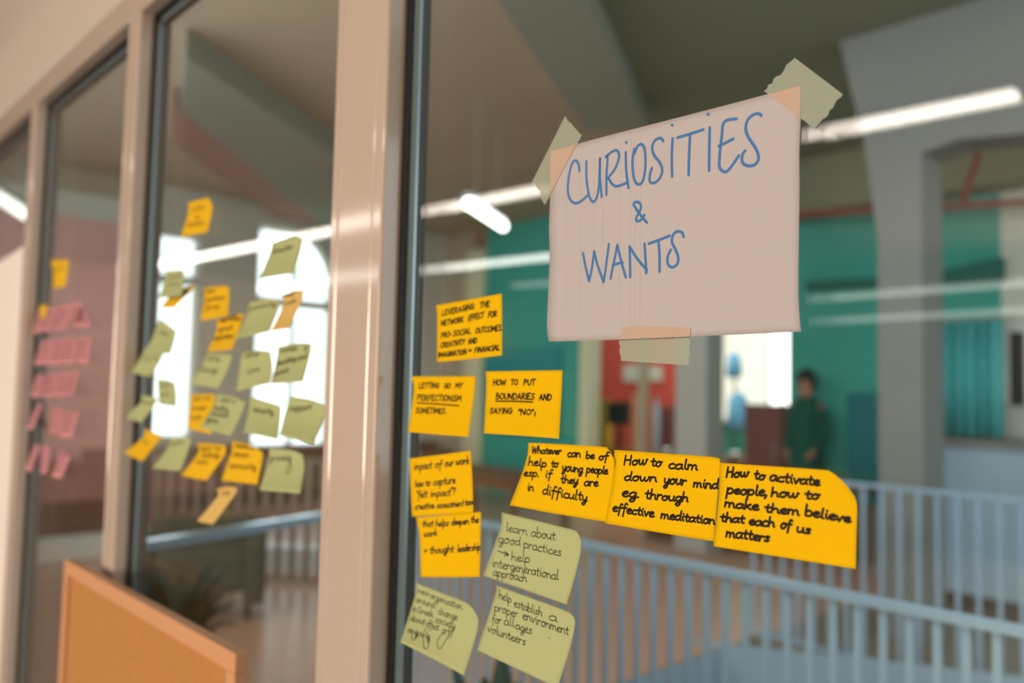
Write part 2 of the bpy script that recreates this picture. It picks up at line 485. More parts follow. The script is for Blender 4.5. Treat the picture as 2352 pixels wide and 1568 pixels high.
GLYPH = {
 'a': (1.0, [[(.82, .85), (.5, 1), (.12, .65), (.14, .15), (.45, .0), (.78, .35), (.84, .95)], [(.84, .95), (.82, .3), (1.0, .02)]]),
 'b': (.9, [[(.12, 1.95), (.12, 1.0), (.14, .05)], [(.14, .6), (.45, .98), (.8, .7), (.75, .15), (.4, 0), (.14, .15)]]),
 'c': (.85, [[(.78, .85), (.5, 1), (.14, .65), (.16, .2), (.48, 0), (.85, .15)]]),
 'd': (1.0, [[(.8, .8), (.5, .98), (.12, .6), (.16, .12), (.5, .0), (.8, .4)], [(.84, 1.95), (.82, 1.0), (.82, .2), (.98, 0)]]),
 'e': (.85, [[(.12, .45), (.5, .55), (.78, .8), (.5, 1.0), (.14, .65), (.16, .2), (.48, 0), (.88, .2)]]),
 'f': (.75, [[(.75, 1.7), (.55, 1.95), (.38, 1.6), (.34, .6), (.28, -.75)], [(.05, .95), (.72, 1.0)]]),
 'g': (.95, [[(.8, .85), (.5, 1), (.14, .65), (.18, .2), (.5, .05), (.8, .5), (.84, .95)], [(.84, .95), (.8, -.3), (.55, -.85), (.2, -.7), (.3, -.4), (.95, .05)]]),
 'h': (.95, [[(.14, 1.95), (.14, 1.0), (.12, 0)], [(.12, .5), (.45, .95), (.75, .75), (.75, .2), (.92, 0)]]),
 'i': (.45, [[(.2, 1), (.2, .4), (.38, .02)], [(.22, 1.5), (.25, 1.55)]]),
 'j': (.45, [[(.3, 1), (.3, -.4), (.05, -.8)], [(.3, 1.5), (.33, 1.55)]]),
 'k': (.9, [[(.14, 1.95), (.14, 1), (.12, 0)], [(.75, .98), (.2, .5), (.45, .35), (.85, 0)]]),
 'l': (.5, [[(.25, 1.95), (.22, .9), (.24, .15), (.46, .02)]]),
 'm': (1.35, [[(.1, 1), (.12, .5), (.1, 0)], [(.12, .6), (.4, .98), (.6, .7), (.6, .0)], [(.6, .6), (.9, .98), (1.1, .7), (1.1, .2), (1.3, .0)]]),
 'n': (.95, [[(.1, 1), (.12, .5), (.1, 0)], [(.12, .6), (.45, .98), (.75, .7), (.75, .2), (.92, .0)]]),
 'o': (.95, [[(.5, 1), (.14, .65), (.2, .1), (.55, 0), (.82, .45), (.65, .95), (.45, .98), (.6, .85), (.95, .9)]]),
 'p': (.95, [[(.12, 1), (.12, .2), (.1, -.9)], [(.12, .55), (.45, 1), (.82, .7), (.75, .15), (.4, 0), (.13, .2)]]),
 'q': (.95, [[(.8, .85), (.5, 1), (.14, .65), (.18, .2), (.5, .05), (.8, .5)], [(.84, .95), (.82, -.9)]]),
 'r': (.7, [[(.1, 1), (.14, .5), (.12, 0)], [(.13, .55), (.35, .95), (.68, .9)]]),
 's': (.8, [[(.7, .9), (.45, 1), (.2, .78), (.5, .5), (.68, .22), (.4, 0), (.08, .12)]]),
 't': (.7, [[(.35, 1.6), (.32, .8), (.36, .1), (.65, .05)], [(.02, 1.0), (.68, 1.06)]]),
 'u': (.95, [[(.12, 1), (.12, .35), (.35, 0), (.7, .3), (.78, 1)], [(.78, 1), (.76, .25), (.95, 0)]]),
 'v': (.85, [[(.1, 1), (.3, .3), (.4, .02)], [(.4, .02), (.6, .6), (.72, 1), (.9, .95)]]),
 'w': (1.25, [[(.1, 1), (.15, .3), (.35, 0), (.6, .5), (.62, .9)], [(.62, .9), (.68, .2), (.85, 0), (1.1, .5), (1.1, 1), (1.25, .95)]]),
 'x': (.85, [[(.1, 1), (.75, 0)], [(.75, 1), (.08, 0)]]),
 'y': (.9, [[(.12, 1), (.15, .4), (.4, .1), (.7, .5), (.78, 1)], [(.78, 1), (.7, -.2), (.45, -.85), (.12, -.7), (.3, -.35), (.9, .1)]]),
 'z': (.85, [[(.1, 1), (.72, .98)], [(.72, .98), (.1, .02)], [(.1, .02), (.82, 0)]]),
 'A': (1.15, [[(.08, 0), (.5, 1.95)], [(.5, 1.95), (1.0, 0)], [(.22, .65), (.85, .7)]]),
 'B': (1.1, [[(.14, 1.95), (.14, 0)], [(.14, 1.9), (.7, 1.75), (.7, 1.2), (.16, 1.0)], [(.16, 1.0), (.9, .85), (.9, .2), (.14, 0)]]),
 'C': (1.1, [[(.95, 1.65), (.6, 1.95), (.14, 1.3), (.16, .5), (.55, 0), (1.0, .3)]]),
 'D': (1.15, [[(.14, 1.95), (.14, 0)], [(.05, 1.9), (.75, 1.7), (1.0, 1.0), (.7, .15), (.1, 0)]]),
 'E': (1.0, [[(.14, 1.95), (.14, 0)], [(.14, 1.93), (.85, 1.95)], [(.14, 1.0), (.7, 1.05)], [(.14, 0), (.9, .04)]]),
 'F': (.95, [[(.14, 1.95), (.14, 0)], [(.14, 1.93), (.9, 1.95)], [(.14, 1.0), (.75, 1.05)]]),
 'G': (1.15, [[(.95, 1.65), (.6, 1.95), (.14, 1.3), (.16, .5), (.55, 0), (.98, .35), (.98, .85)], [(.55, .85), (1.1, .88)]]),
 'H': (1.15, [[(.16, 1.95), (.14, 0)], [(.95, 1.95), (.95, 0)], [(.14, .98), (.98, 1.05)]]),
 'I': (.4, [[(.2, 1.5), (.2, 0)], [(.22, 1.95), (.24, 1.98)]]),
 'K': (1.1, [[(.14, 1.95), (.14, 0)], [(.9, 1.95), (.2, .95)], [(.2, .95), (1.0, 0)]]),
 'L': (.95, [[(.14, 1.95), (.14, .5), (.14, 0)], [(.14, 0), (.85, .03)]]),
 'M': (1.4, [[(.1, 0), (.25, 1.95)], [(.25, 1.95), (.65, .6)], [(.65, .6), (1.1, 1.95)], [(1.1, 1.95), (1.25, 0)]]),
 'N': (1.2, [[(.14, 0), (.16, 1.95)], [(.16, 1.95), (.95, .02)], [(.95, .02), (.98, 1.95)]]),
 'O': (1.15, [[(.55, 1.95), (.14, 1.4), (.14, .5), (.55, 0), (.98, .5), (.98, 1.4), (.6, 1.95)]]),
 'P': (1.05, [[(.14, 1.95), (.14, 0)], [(.08, 1.9), (.8, 1.75), (.8, 1.15), (.14, .9)]]),
 'R': (1.1, [[(.14, 1.95), (.14, 0)], [(.08, 1.9), (.8, 1.75), (.8, 1.2), (.16, .95)], [(.16, .95), (.95, 0)]]),
 'S': (1.0, [[(.85, 1.75), (.5, 1.95), (.18, 1.5), (.5, 1.05), (.82, .5), (.5, 0), (.1, .25)]]),
 'T': (1.05, [[(.02, 1.9), (1.0, 1.98)], [(.52, 1.95), (.5, 0)]]),
 'U': (1.1, [[(.14, 1.95), (.14, .6), (.5, 0), (.9, .6), (.95, 1.95)]]),
 'V': (1.05, [[(.08, 1.95), (.5, 0)], [(.5, 0), (.98, 1.95)]]),
 'W': (1.5, [[(.08, 1.95), (.4, 0)], [(.4, 0), (.75, 1.6)], [(.75, 1.6), (1.05, 0)], [(1.05, 0), (1.4, 1.95)]]),
 'Y': (1.05, [[(.08, 1.95), (.5, .95)], [(.98, 1.95), (.5, .95), (.35, 0)]]),
 '.': (.4, [[(.18, .02), (.24, .06)]]), ',': (.4, [[(.24, .15), (.22, -.1), (.08, -.4)]]),
 '!': (.4, [[(.2, 1.95), (.2, .6)], [(.2, .02), (.23, .05)]]), '?': (.8, [[(.1, 1.6), (.4, 1.95), (.7, 1.5), (.35, .9), (.35, .55)], [(.35, .02), (.38, .05)]]),
 '"': (.5, [[(.12, 1.95), (.12, 1.5)], [(.36, 1.95), (.36, 1.5)]]), '-': (.7, [[(.1, .8), (.6, .85)]]),
 '=': (.8, [[(.1, 1.2), (.7, 1.25)], [(.1, .7), (.7, .75)]]), '+': (.8, [[(.1, .8), (.75, .82)], [(.42, 1.3), (.42, .3)]]),
 '>': (1.6, [[(.0, .75), (1.4, .35)], [(.85, 1.1), (1.45, .35), (.85, -.3)]]),
}


def word_strokes(k, text, x0, y0, x1, y1, xh, slant=0.0):
    """strokes of one handwritten word, its baseline running from (x0, y0) to (x1, y1)"""
    tot = sum(GLYPH[c][0] for c in text)
    out = []
    pos = 0
    ux, uy = (x1 - x0) / tot, (y1 - y0) / tot
    for c in text:
        gw, st = GLYPH[c]
        j = random.uniform(-.06, .06)
        sc = random.uniform(.93, 1.08)
        for s in st:
            pts = []
            for (gx, gy) in s:
                t = pos + gx
                h = (gy + j) * xh * sc
                pts.append(to_px(k, (x0 + ux * t + slant * h, y0 + uy * t - h)))
            out.append(pts)
        pos += gw
    return out


def glass_point(px, py, lift):
    return on(px, py, 'y', -lift)


def ribbon(bm, P, nrm, wid):
    """flat ink line with round ends lying on a surface"""
    n = len(P)
    h = wid / 2
    L, Rr = [], []
    for i in range(n):
        t = (P[min(n - 1, i + 1)] - P[max(0, i - 1)])
        if t.length < 1e-7:
            t = Vector((1, 0, 0))
        t.normalize()
        s = nrm[i].cross(t).normalized() * h
        L.append(bm.verts.new(P[i] + s))
        Rr.append(bm.verts.new(P[i] - s))
    for i in range(n - 1):
        bm.faces.new((L[i], L[i + 1], Rr[i + 1], Rr[i]))
    for i, sg in ((0, -1), (n - 1, 1)):
        t = (P[min(n - 1, i + 1)] - P[max(0, i - 1)])
        if t.length < 1e-7:
            t = Vector((1, 0, 0))
        t.normalize()
        s = nrm[i].cross(t).normalized()
        f = [L[i]]
        for a in (45, 90, 135):
            a = math.radians(a)
            f.append(bm.verts.new(P[i] + (s * math.cos(a) + t * sg * math.sin(a)) * h))
        f.append(Rr[i])
        bm.faces.new(f)


def write(parent, bvh, strokes, wid, mt, name='handwriting', off=0.00025, step=2.2, label=None):
    bm = bmesh.new()
    for st in strokes:
        pts = smooth_line(st, 7)
        ln = sum(math.dist(a, b) for a, b in zip(pts, pts[1:]))
        pts = resample(pts, max(2, min(40, int(ln / step))))
        P, Nn = [], []
        for (x, y) in pts:
            d = ray(x, y)
            hit, nr, _, _ = bvh.ray_cast(CAM, d)
            if hit is None:
                continue
            if nr.dot(d) > 0:
                nr = -nr
            P.append(hit + nr * off)
            Nn.append(nr)
        if len(P) > 1:
            ribbon(bm, P, Nn, wid)
    me = bpy.data.meshes.new(name)
    bm.to_mesh(me)
    bm.free()
    o = obj(name, me, mt, parent)
    if label:
        o['label'] = label
    return o


def coons(top, right, bottom, left, n):
    T, Rr, B, L = [resample(smooth_line(e, 8), n) for e in (top, right, bottom, left)]
    g = []
    for j in range(n + 1):
        v = j / n
        row = []
        for i in range(n + 1):
            u = i / n
            row.append(tuple((1 - v) * T[i][k] + v * B[i][k] + (1 - u) * L[j][k] + u * Rr[j][k]
                             - ((1 - u) * (1 - v) * T[0][k] + u * (1 - v) * T[n][k] + u * v * B[n][k] + (1 - u) * v * B[0][k]) for k in (0, 1)))
        g.append(row)
    return g


def auto_lift(a, b, side=0.076):
    """how far the free end b hangs off the glass when the edge a-b is as long as the note"""
    A = glass_point(*a, 0.0)
    d = ray(*b)
    best = (9, 0.0)
    for k in range(0, 91):
        l = k * 0.0005
        q = glass_point(*b, l)
        e = abs((q - A).length - side)
        if e < best[0]:
            best = (e, l)
    return best[1]


def sheet(name, k, top, right, bottom, left, mt, base, lifts=None, rt=0.0, n=18, thick=0.00025, power=1.7, side=0.076, maxlift=0.03):
    """a note or a page: its top edge sticks to the glass, its free end curls off"""
    e = [[to_px(k, p) for p in q] for q in (top, right, bottom, left)]
    if lifts is None:
        l1 = min(maxlift, max(0.0015, auto_lift(e[3][0], e[3][-1], side)))
        l2 = min(maxlift, max(0.0015, auto_lift(e[1][0], e[1][-1], side)))
        lifts = (l1, 0.5 * l1 + 0.5 * min(l2, l1 * 1.3))
    g = coons(*e, n)
    bm = bmesh.new()
    F, Bk = [], []
    for j in range(n + 1):
        v = j / n
        fr, br = [], []
        for i in range(n + 1):
            u = i / n
            lf = base + v ** power * (lifts[0] * (1 - u) + lifts[1] * u) + rt * (u * u * max(0, 1 - 1.6 * v) ** 2)
            q = glass_point(*g[j][i], lf)
            fr.append(bm.verts.new(q))
            br.append(bm.verts.new(q + Vector((0, thick, 0))))
        F.append(fr)
        Bk.append(br)
    for j in range(n):
        for i in range(n):
            bm.faces.new((F[j][i], F[j + 1][i], F[j + 1][i + 1], F[j][i + 1]))
    bm2 = bmesh.new()
    vv = [[bm2.verts.new(v.co) for v in r] for r in F]
    for j in range(n):
        for i in range(n):
            bm2.faces.new((vv[j][i], vv[j + 1][i], vv[j + 1][i + 1], vv[j][i + 1]))
    bm2.normal_update()
    bvh = BVHTree.FromBMesh(bm2)
    bm2.free()
    for j in range(n):
        for i in range(n):
            bm.faces.new((Bk[j][i], Bk[j][i + 1], Bk[j + 1][i + 1], Bk[j + 1][i]))
    for i in range(n):
        bm.faces.new((F[0][i], F[0][i + 1], Bk[0][i + 1], Bk[0][i]))
        bm.faces.new((F[n][i + 1], F[n][i], Bk[n][i], Bk[n][i + 1]))
        bm.faces.new((F[i + 1][0], F[i][0], Bk[i][0], Bk[i + 1][0]))
        bm.faces.new((F[i][n], F[i + 1][n], Bk[i + 1][n], Bk[i][n]))
    me = bpy.data.meshes.new(name)
    bmesh.ops.recalc_face_normals(bm, faces=bm.faces)
    bm.to_mesh(me)
    bm.free()
    o = obj(name, me, mt, smooth=False)
    for p in me.polygons[:n * n]:
        p.use_smooth = True
    return o, bvh


def note(k, name, outline, words, mt, ink, wid, label, group, layer=0, xh=26, slant=0.10, lines=(), **kw):
    o, bvh = sheet(name, k, *outline, mt, 0.0006 + 0.0008 * layer, **kw)
    tag(o, label, 'sticky note', group)
    st = []
    for wd in words:
        st += word_strokes(k, wd[0], *wd[1:5], wd[5] if len(wd) > 5 else xh, slant)
    for ln in lines:
        st.append([to_px(k, p) for p in ln])
    if st:
        write(o, bvh, st, wid, ink)
    return o


NEAR = 'orange and green notes on the nearest pane'
N = 'sticky_note'
# --- notes in capitals (crop 4)
note('4', N, ([(458, 265), (700, 222), (955, 175)], [(955, 175), (958, 400), (957, 640)], [(468, 692), (720, 668), (957, 640)], [(458, 265), (470, 330), (468, 692)]),
     [('LEVERAGING', 505, 342, 748, 292, 21), ('THE', 790, 285, 866, 272, 22), ('NETWORK', 498, 420, 670, 388, 20), ('EFFECT', 704, 382, 822, 355, 21), ('FOR', 853, 357, 920, 345, 21),
      ('PRO-', 500, 512, 580, 497, 20), ('SOCIAL', 590, 498, 725, 474, 20), ('OUTCOMES.', 758, 474, 962, 452, 20), ('CREATIVITY', 495, 585, 682, 555, 19), ('AND', 702, 556, 772, 545, 19),
      ('IMAGINATION', 478, 655, 692, 632, 19), ('=', 706, 622, 728, 620, 18), ('FINANCIAL', 750, 622, 942, 598, 20)],
     M_orange, M_ink, 0.0017, 'orange note reading LEVERAGING THE NETWORK EFFECT, uppermost below the sign', NEAR, slant=0.1)
note('4', N, ([(272, 797), (500, 797), (758, 795)], [(758, 795), (752, 900), (705, 1252)], [(250, 1215), (480, 1235), (705, 1252)], [(272, 797), (293, 900), (250, 1215)]),
     [('LETTING', 332, 886, 486, 884, 19), ('GO', 524, 886, 572, 884, 19), ('MY', 605, 886, 664, 884, 19), ('PERFECTIONISM', 320, 978, 654, 984, 21), ('SOMETIMES.', 308, 1072, 540, 1078, 20)],
     M_orange, M_ink, 0.0017, 'orange note reading LETTING GO MY PERFECTIONISM against the dark frame', NEAR, lines=([(320, 997), (470, 1005), (635, 1018)],), slant=0.1)
note('4', N, ([(833, 760), (1120, 755), (1410, 750)], [(1410, 750), (1405, 900), (1385, 1265)], [(820, 1225), (1100, 1243), (1385, 1265)], [(833, 760), (838, 880), (820, 1225)]),
     [('HOW', 888, 865, 988, 862, 21), ('TO', 1022, 862, 1078, 860, 20), ('PUT', 1118, 862, 1208, 862, 20), ('BOUNDARIES', 910, 968, 1202, 970, 22), ('AND', 1235, 974, 1330, 978, 22),
      ('SAYING', 865, 1076, 1034, 1078, 20), ('"NO"', 1076, 1086, 1196, 1086, 21), ('!', 1192, 1096, 1215, 1096, 16)],
     M_orange, M_ink, 0.0017, 'orange note reading HOW TO PUT BOUNDARIES with one underlined word', NEAR, lines=([(912, 984), (1050, 985), (1187, 990)],), slant=0.1)
# --- row of three big orange notes (crop 6)
note('6', N, ([(192, 95), (420, 106), (640, 120), (670, 131), (710, 200)], [(710, 200), (708, 300), (700, 577)], [(80, 470), (360, 522), (700, 577)], [(192, 95), (186, 175), (150, 290), (80, 470)]),
     [('Whatever', 210, 157, 388, 165, 21), ('can', 425, 179, 506, 181, 26), ('be', 535, 190, 588, 191, 24), ('of', 612, 196, 672, 198, 24), ('help', 190, 229, 302, 240, 24), ('to', 328, 240, 370, 242, 24),
      ('young', 393, 262, 518, 275, 27), ('people', 540, 272, 668, 284, 24), ('esp.', 163, 294, 258, 298, 25), ('if', 291, 305, 334, 306, 26), ('they', 384, 335, 490, 342, 26), ('are', 525, 352, 610, 358, 27),
      ('in', 184, 382, 224, 384, 25), ('difficulty', 274, 402, 545, 446, 28)],
     M_orange, M_ink, 0.0019, 'orange note reading Whatever can be of help, leftmost of the row of three', NEAR, lifts=(0.010, 0.001), rt=0.003, slant=0.16)
note('6', N, ([(708, 138), (1020, 160), (1322, 184), (1345, 216)], [(1345, 216), (1330, 400), (1305, 687)], [(650, 578), (980, 635), (1305, 687)], [(708, 138), (700, 300), (650, 578)]),
     [('How', 762, 228, 904, 226, 29), ('to', 925, 236, 992, 236, 27), ('calm', 1030, 248, 1210, 258, 30), ('down', 765, 318, 964, 328, 28), ('your', 1003, 340, 1138, 350, 30), ('mind', 1180, 362, 1332, 372, 29),
      ('eg.', 750, 418, 862, 424, 30), ('through', 890, 430, 1152, 450, 28), ('effective', 695, 505, 945, 543, 28), ('meditation', 985, 548, 1312, 586, 28)],
     M_orange, M_ink, 0.0020, 'orange note reading How to calm down your mind, middle of the row of three', NEAR, layer=1, lifts=(0.005, 0.002), rt=0.0, slant=0.16)
note('6', N, ([(1343, 215), (1650, 236), (1960, 258), (2015, 274), (2090, 340), (2148, 415)], [(2148, 415), (2166, 480), (2162, 640), (2157, 853)], [(1303, 717), (1730, 785), (2157, 853)], [(1343, 215), (1335, 420), (1303, 717)]),
     [('How', 1376, 302, 1512, 302, 31), ('to', 1545, 314, 1612, 316, 28), ('activate', 1638, 322, 1940, 354, 30), ('people,', 1380, 398, 1628, 414, 31), ('how', 1645, 418, 1812, 428, 29), ('to', 1850, 430, 1938, 436, 29),
      ('make', 1367, 478, 1574, 500, 29), ('them', 1608, 508, 1820, 532, 28), ('believe', 1848, 532, 2126, 576, 32), ('that', 1343, 566, 1488, 578, 27), ('each', 1514, 586, 1670, 600, 30), ('of', 1703, 610, 1770, 614, 30),
      ('us', 1800, 628, 1888, 642, 30), ('matters', 1376, 658, 1640, 690, 31)],
     M_orange, M_ink, 0.0021, 'orange note reading How to activate people with a curled corner, rightmost of three', NEAR, layer=2, lifts=(0.004, 0.005), rt=0.007, slant=0.16, n=24)
# --- lower notes (crop 5)
note('5', N, ([(262, 520), (470, 502), (675, 483)], [(675, 483), (672, 700), (667, 897)], [(293, 897), (480, 899), (667, 897)], [(262, 520), (285, 640), (293, 897)]),
     [('that', 302, 580, 374, 574, 23), ('helps', 387, 578, 472, 570, 23), ('deepen', 486, 568, 600, 560, 22), ('the', 610, 555, 660, 550, 24), ('work', 312, 642, 398, 634, 22), ('+', 310, 750, 334, 746, 24),
      ('thought', 350, 748, 502, 738, 25), ('leadership', 524, 738, 672, 724, 24)],
     M_orange, M_navy, 0.0016, 'orange note reading thought leadership, under another orange note', NEAR, lifts=(0.002, 0.002), slant=0.12)
note('5', N, ([(222, 145), (420, 120), (610, 95)], [(610, 95), (622, 300), (627, 490)], [(238, 515), (430, 503), (627, 490)], [(222, 145), (228, 330), (238, 515)]),
     [('impact', 250, 218, 364, 206, 25), ('of', 382, 206, 428, 203, 26), ('our', 445, 196, 500, 190, 25), ('work', 514, 188, 602, 178, 25), ('how', 256, 328, 310, 322, 25), ('to', 323, 320, 354, 317, 24),
      ('capture', 370, 318, 514, 300, 25), ('"felt', 264, 396, 335, 390, 24), ('impact"?', 352, 390, 515, 374, 24), ('creative', 255, 470, 380, 462, 23), ('assessment', 395, 460, 566, 446, 22), ('tool', 574, 444, 628, 438, 22)],
     M_orange, M_navy, 0.0016, 'orange note reading impact of our work, just above the thought leadership note', NEAR, layer=1, lifts=(0.001, 0.001), slant=0.12)
note('5', N, ([(805, 487), (1020, 538), (1230, 590), (1282, 606), (1309, 660)], [(1309, 660), (1308, 740), (1270, 900), (1218, 1072)], [(688, 888), (950, 978), (1218, 1072)], [(805, 487), (797, 590), (688, 888)]),
     [('learn', 833, 605, 970, 632, 30), ('about', 993, 638, 1148, 664, 32), ('good', 784, 678, 928, 696, 30), ('practices', 944, 712, 1186, 764, 31), ('>', 780, 745, 860, 765, 20), ('help', 866, 790, 988, 808, 31),
      ('intergenerational', 745, 828, 1168, 916, 31), ('approach', 750, 884, 966, 930, 28)],
     M_green, M_thin, 0.00105, 'pale green note reading learn about good practices', NEAR, rt=0.004, slant=0.06)
note('5', N, ([(263, 933), (420, 995), (560, 1050), (612, 1082), (655, 1150)], [(655, 1150), (660, 1185), (640, 1290), (567, 1522)], [(163, 1310), (370, 1415), (567, 1522)], [(263, 933), (255, 1020), (163, 1310)]),
     [('new', 275, 998, 348, 1020, 23), ('organisation', 354, 1030, 556, 1106, 24), ('around', 262, 1056, 384, 1094, 24), ('change', 404, 1132, 528, 1170, 26), ('in', 242, 1114, 268, 1120, 24), ('Greek', 274, 1124, 374, 1154, 23),
      ('society', 384, 1182, 512, 1224, 24), ('about', 224, 1172, 322, 1200, 23), ('effect', 330, 1206, 408, 1238, 23), ('of', 424, 1252, 486, 1268, 26), ('ongoing', 208, 1246, 352, 1296, 24)],
     M_green, M_thin, 0.00095, 'pale green note reading new organisation with looping scribbles, lowest at left', NEAR, rt=0.004, slant=0.06,
     lines=([(330, 1215), (310, 1270), (318, 1350), (345, 1330), (335, 1240)], [(450, 1240), (400, 1300), (415, 1355), (445, 1310), (500, 1230), (480, 1290), (505, 1225)], [(235, 1240), (240, 1290), (262, 1290), (268, 1240)]))
note('5', N, ([(770, 948), (1000, 1032), (1210, 1110), (1262, 1146), (1273, 1182)], [(1273, 1182), (1262, 1260), (1225, 1400), (1160, 1600)], [(650, 1360), (905, 1480), (1160, 1600)], [(770, 948), (765, 1010), (650, 1360)]),
     [('help', 788, 1032, 870, 1060, 29), ('establish', 884, 1082, 1064, 1146, 29), ('a', 1104, 1164, 1160, 1182, 30), ('proper', 760, 1108, 910, 1154, 29), ('environment', 938, 1162, 1232, 1266, 31), ('for', 744, 1182, 806, 1196, 27),
      ('all', 820, 1194, 888, 1216, 29), ('ages', 894, 1222, 1000, 1262, 30), ('volunteers', 716, 1242, 960, 1332, 29)],
     M_green, M_thin, 0.00105, 'pale green note reading help establish a proper environment, at the bottom edge', NEAR, rt=0.004, slant=0.06, lines=([(1106, 1282), (1110, 1284)],))

# --- second pane, blurred (crops A and B)
MID = 'green and orange notes on the second pane'
SP = dict(n=12)
note('A', N, ([(565, 95), (655, 70), (740, 50)], [(740, 50), (775, 140), (735, 345)], [(500, 390), (620, 370), (735, 345)], [(565, 95), (565, 190), (500, 390)]),
     [('paths', 600, 170, 715, 145, 22), ('of', 630, 235, 660, 228, 20), ('doubts', 560, 300, 705, 280, 24)], M_amber, M_thin, 0.0016, 'amber note alone high on the second pane, above all others', MID, **SP)
note('A', N, ([(1280, 440), (1470, 382), (1552, 402)], [(1552, 402), (1530, 520), (1475, 700)], [(1180, 745), (1330, 722), (1475, 700)], [(1280, 440), (1270, 520), (1180, 745)]),
     [('director', 1290, 535, 1465, 490, 28)], M_green, M_thin, 0.0018, 'large green note crossing the mirrored light strip, high on second pane', MID, **SP)
note('A', N, ([(440, 850), (540, 828), (636, 803)], [(636, 803), (545, 900), (450, 995)], [(325, 997), (390, 997), (450, 995)], [(440, 850), (400, 905), (325, 997)]),
     [], M_amber, M_thin, 0.0016, 'amber note bent behind a green note in front of the bright window', MID, maxlift=.02, **SP)
note('A', N, ([(375, 680), (450, 672), (532, 668)], [(532, 668), (528, 780), (515, 890)], [(310, 915), (420, 902), (515, 890)], [(375, 680), (362, 780), (310, 915)]),
     [('needs', 390, 750, 510, 735, 22), ('time', 395, 810, 490, 800, 22)], M_green, M_thin, 0.0014, 'green note overlapping a bent amber note below the bright window light', MID, layer=1, **SP)
note('A', N, ([(700, 825), (800, 812), (905, 812), (920, 842)], [(920, 842), (918, 950), (908, 1065)], [(672, 1108), (790, 1104), (908, 1095)], [(700, 825), (706, 900), (672, 1108)]),
     [('best', 725, 872, 795, 862, 24), ('partners', 715, 945, 885, 920, 24), ('for me', 712, 1020, 830, 995, 24)] if False else
     [('best', 725, 872, 795, 862, 24), ('partners', 715, 945, 885, 920, 24), ('for', 712, 1020, 770, 1008, 24), ('me', 782, 1005, 832, 996, 22)],
     M_amber, M_ink, 0.0019, 'upper of the two overlapping amber notes with dark writing', MID, **SP)
note('A', N, ([(800, 1112), (920, 1070), (1045, 1045)], [(1045, 1045), (1010, 1170), (945, 1355)], [(730, 1370), (840, 1362), (945, 1355)], [(800, 1112), (815, 1175), (730, 1370)]),
     [('how', 850, 1125, 900, 1118, 22), ('to', 915, 1115, 950, 1110, 22), ('keep', 960, 1110, 1020, 1095, 22), ('great', 830, 1195, 950, 1180, 24), ('inspiration', 780, 1275, 960, 1250, 24)],
     M_amber, M_ink, 0.0019, 'lower of the two overlapping amber notes with dark writing', MID, layer=1, **SP)
note('A', N, ([(1085, 950), (1262, 914), (1352, 940)], [(1352, 940), (1340, 1020), (1265, 1200)], [(975, 1262), (1120, 1232), (1265, 1200)], [(1085, 950), (1070, 1050), (975, 1262)]),
     [('positivity', 1092, 1022, 1322, 976, 26)], M_green, M_thin, 0.0016, 'green note leaning on a peach note, right of the amber pair', MID, layer=2, **SP)
note('A', N, ([(1365, 885), (1460, 860), (1558, 838)], [(1558, 838), (1545, 930), (1430, 1172)], [(1275, 1198), (1350, 1186), (1430, 1172)], [(1365, 885), (1388, 960), (1275, 1198)]),
     [('ideas', 1395, 905, 1480, 885, 22), ('work', 1400, 975, 1495, 950, 22)], M_peach, M_thin, 0.0016, 'peach note before the white window, beside a green note', MID, layer=1, **SP)
note('A', N, ([(325, 1085), (400, 1142), (470, 1195)], [(470, 1195), (445, 1300), (415, 1392)], [(195, 1370), (305, 1385), (415, 1392)], [(325, 1085), (270, 1230), (195, 1370)]),
     [('sleep', 310, 1215, 400, 1235, 24)], M_green, M_thin, 0.0014, 'green note with a raised left top corner, before the bright left window', MID, layer=1, **SP)
note('B', N, ([(215, 120), (290, 140), (360, 160)], [(360, 160), (310, 260), (250, 350)], [(100, 315), (175, 335), (250, 350)], [(215, 120), (165, 220), (100, 315)]),
     [('family', 190, 225, 320, 215, 20), ('and', 240, 170, 300, 165, 18)], M_green, M_thin, 0.0014, 'green note at the left frame, under the note with a raised corner', MID, **SP)
note('B', N, ([(303, 370), (370, 372), (440, 396)], [(440, 396), (452, 490), (450, 582)], [(318, 562), (385, 572), (450, 582)], [(303, 370), (310, 460), (318, 562)]),
     [('self', 320, 430, 400, 425, 20), ('care', 320, 500, 395, 495, 20)], M_green, M_thin, 0.0014, 'narrow green note hanging straight, left of the bright window gap', MID, layer=1, **SP)
note('B', N, ([(190, 485), (250, 502), (312, 520)], [(312, 520), (255, 610), (180, 702)], [(42, 652), (110, 678), (180, 702)], [(190, 485), (165, 560), (42, 652)]),
     [('values', 180, 555, 280, 565, 20)], M_green, M_thin, 0.0014, 'green note sticking far out over the left frame post', MID, **SP)
note('B', N, ([(690, 168), (790, 172), (882, 182)], [(882, 182), (850, 280), (770, 442)], [(560, 405), (670, 425), (770, 442)], [(690, 168), (655, 240), (560, 405)]),
     [('daily', 685, 225, 780, 222, 22), ('change', 625, 310, 765, 320, 24)], M_green, M_thin, 0.0016, 'green note under the lower amber note, word scrawled across its middle', MID, **SP)
note('B', N, ([(945, 165), (1080, 146), (1172, 156)], [(1172, 156), (1188, 290), (1168, 402)], [(905, 462), (1040, 430), (1168, 402)], [(945, 165), (935, 260), (905, 462)]),
     [('other', 975, 212, 1090, 190, 26), ('love', 990, 330, 1090, 305, 28)], M_green, M_thin, 0.0016, 'green note with two short words, left of a densely written green note', MID, **SP)
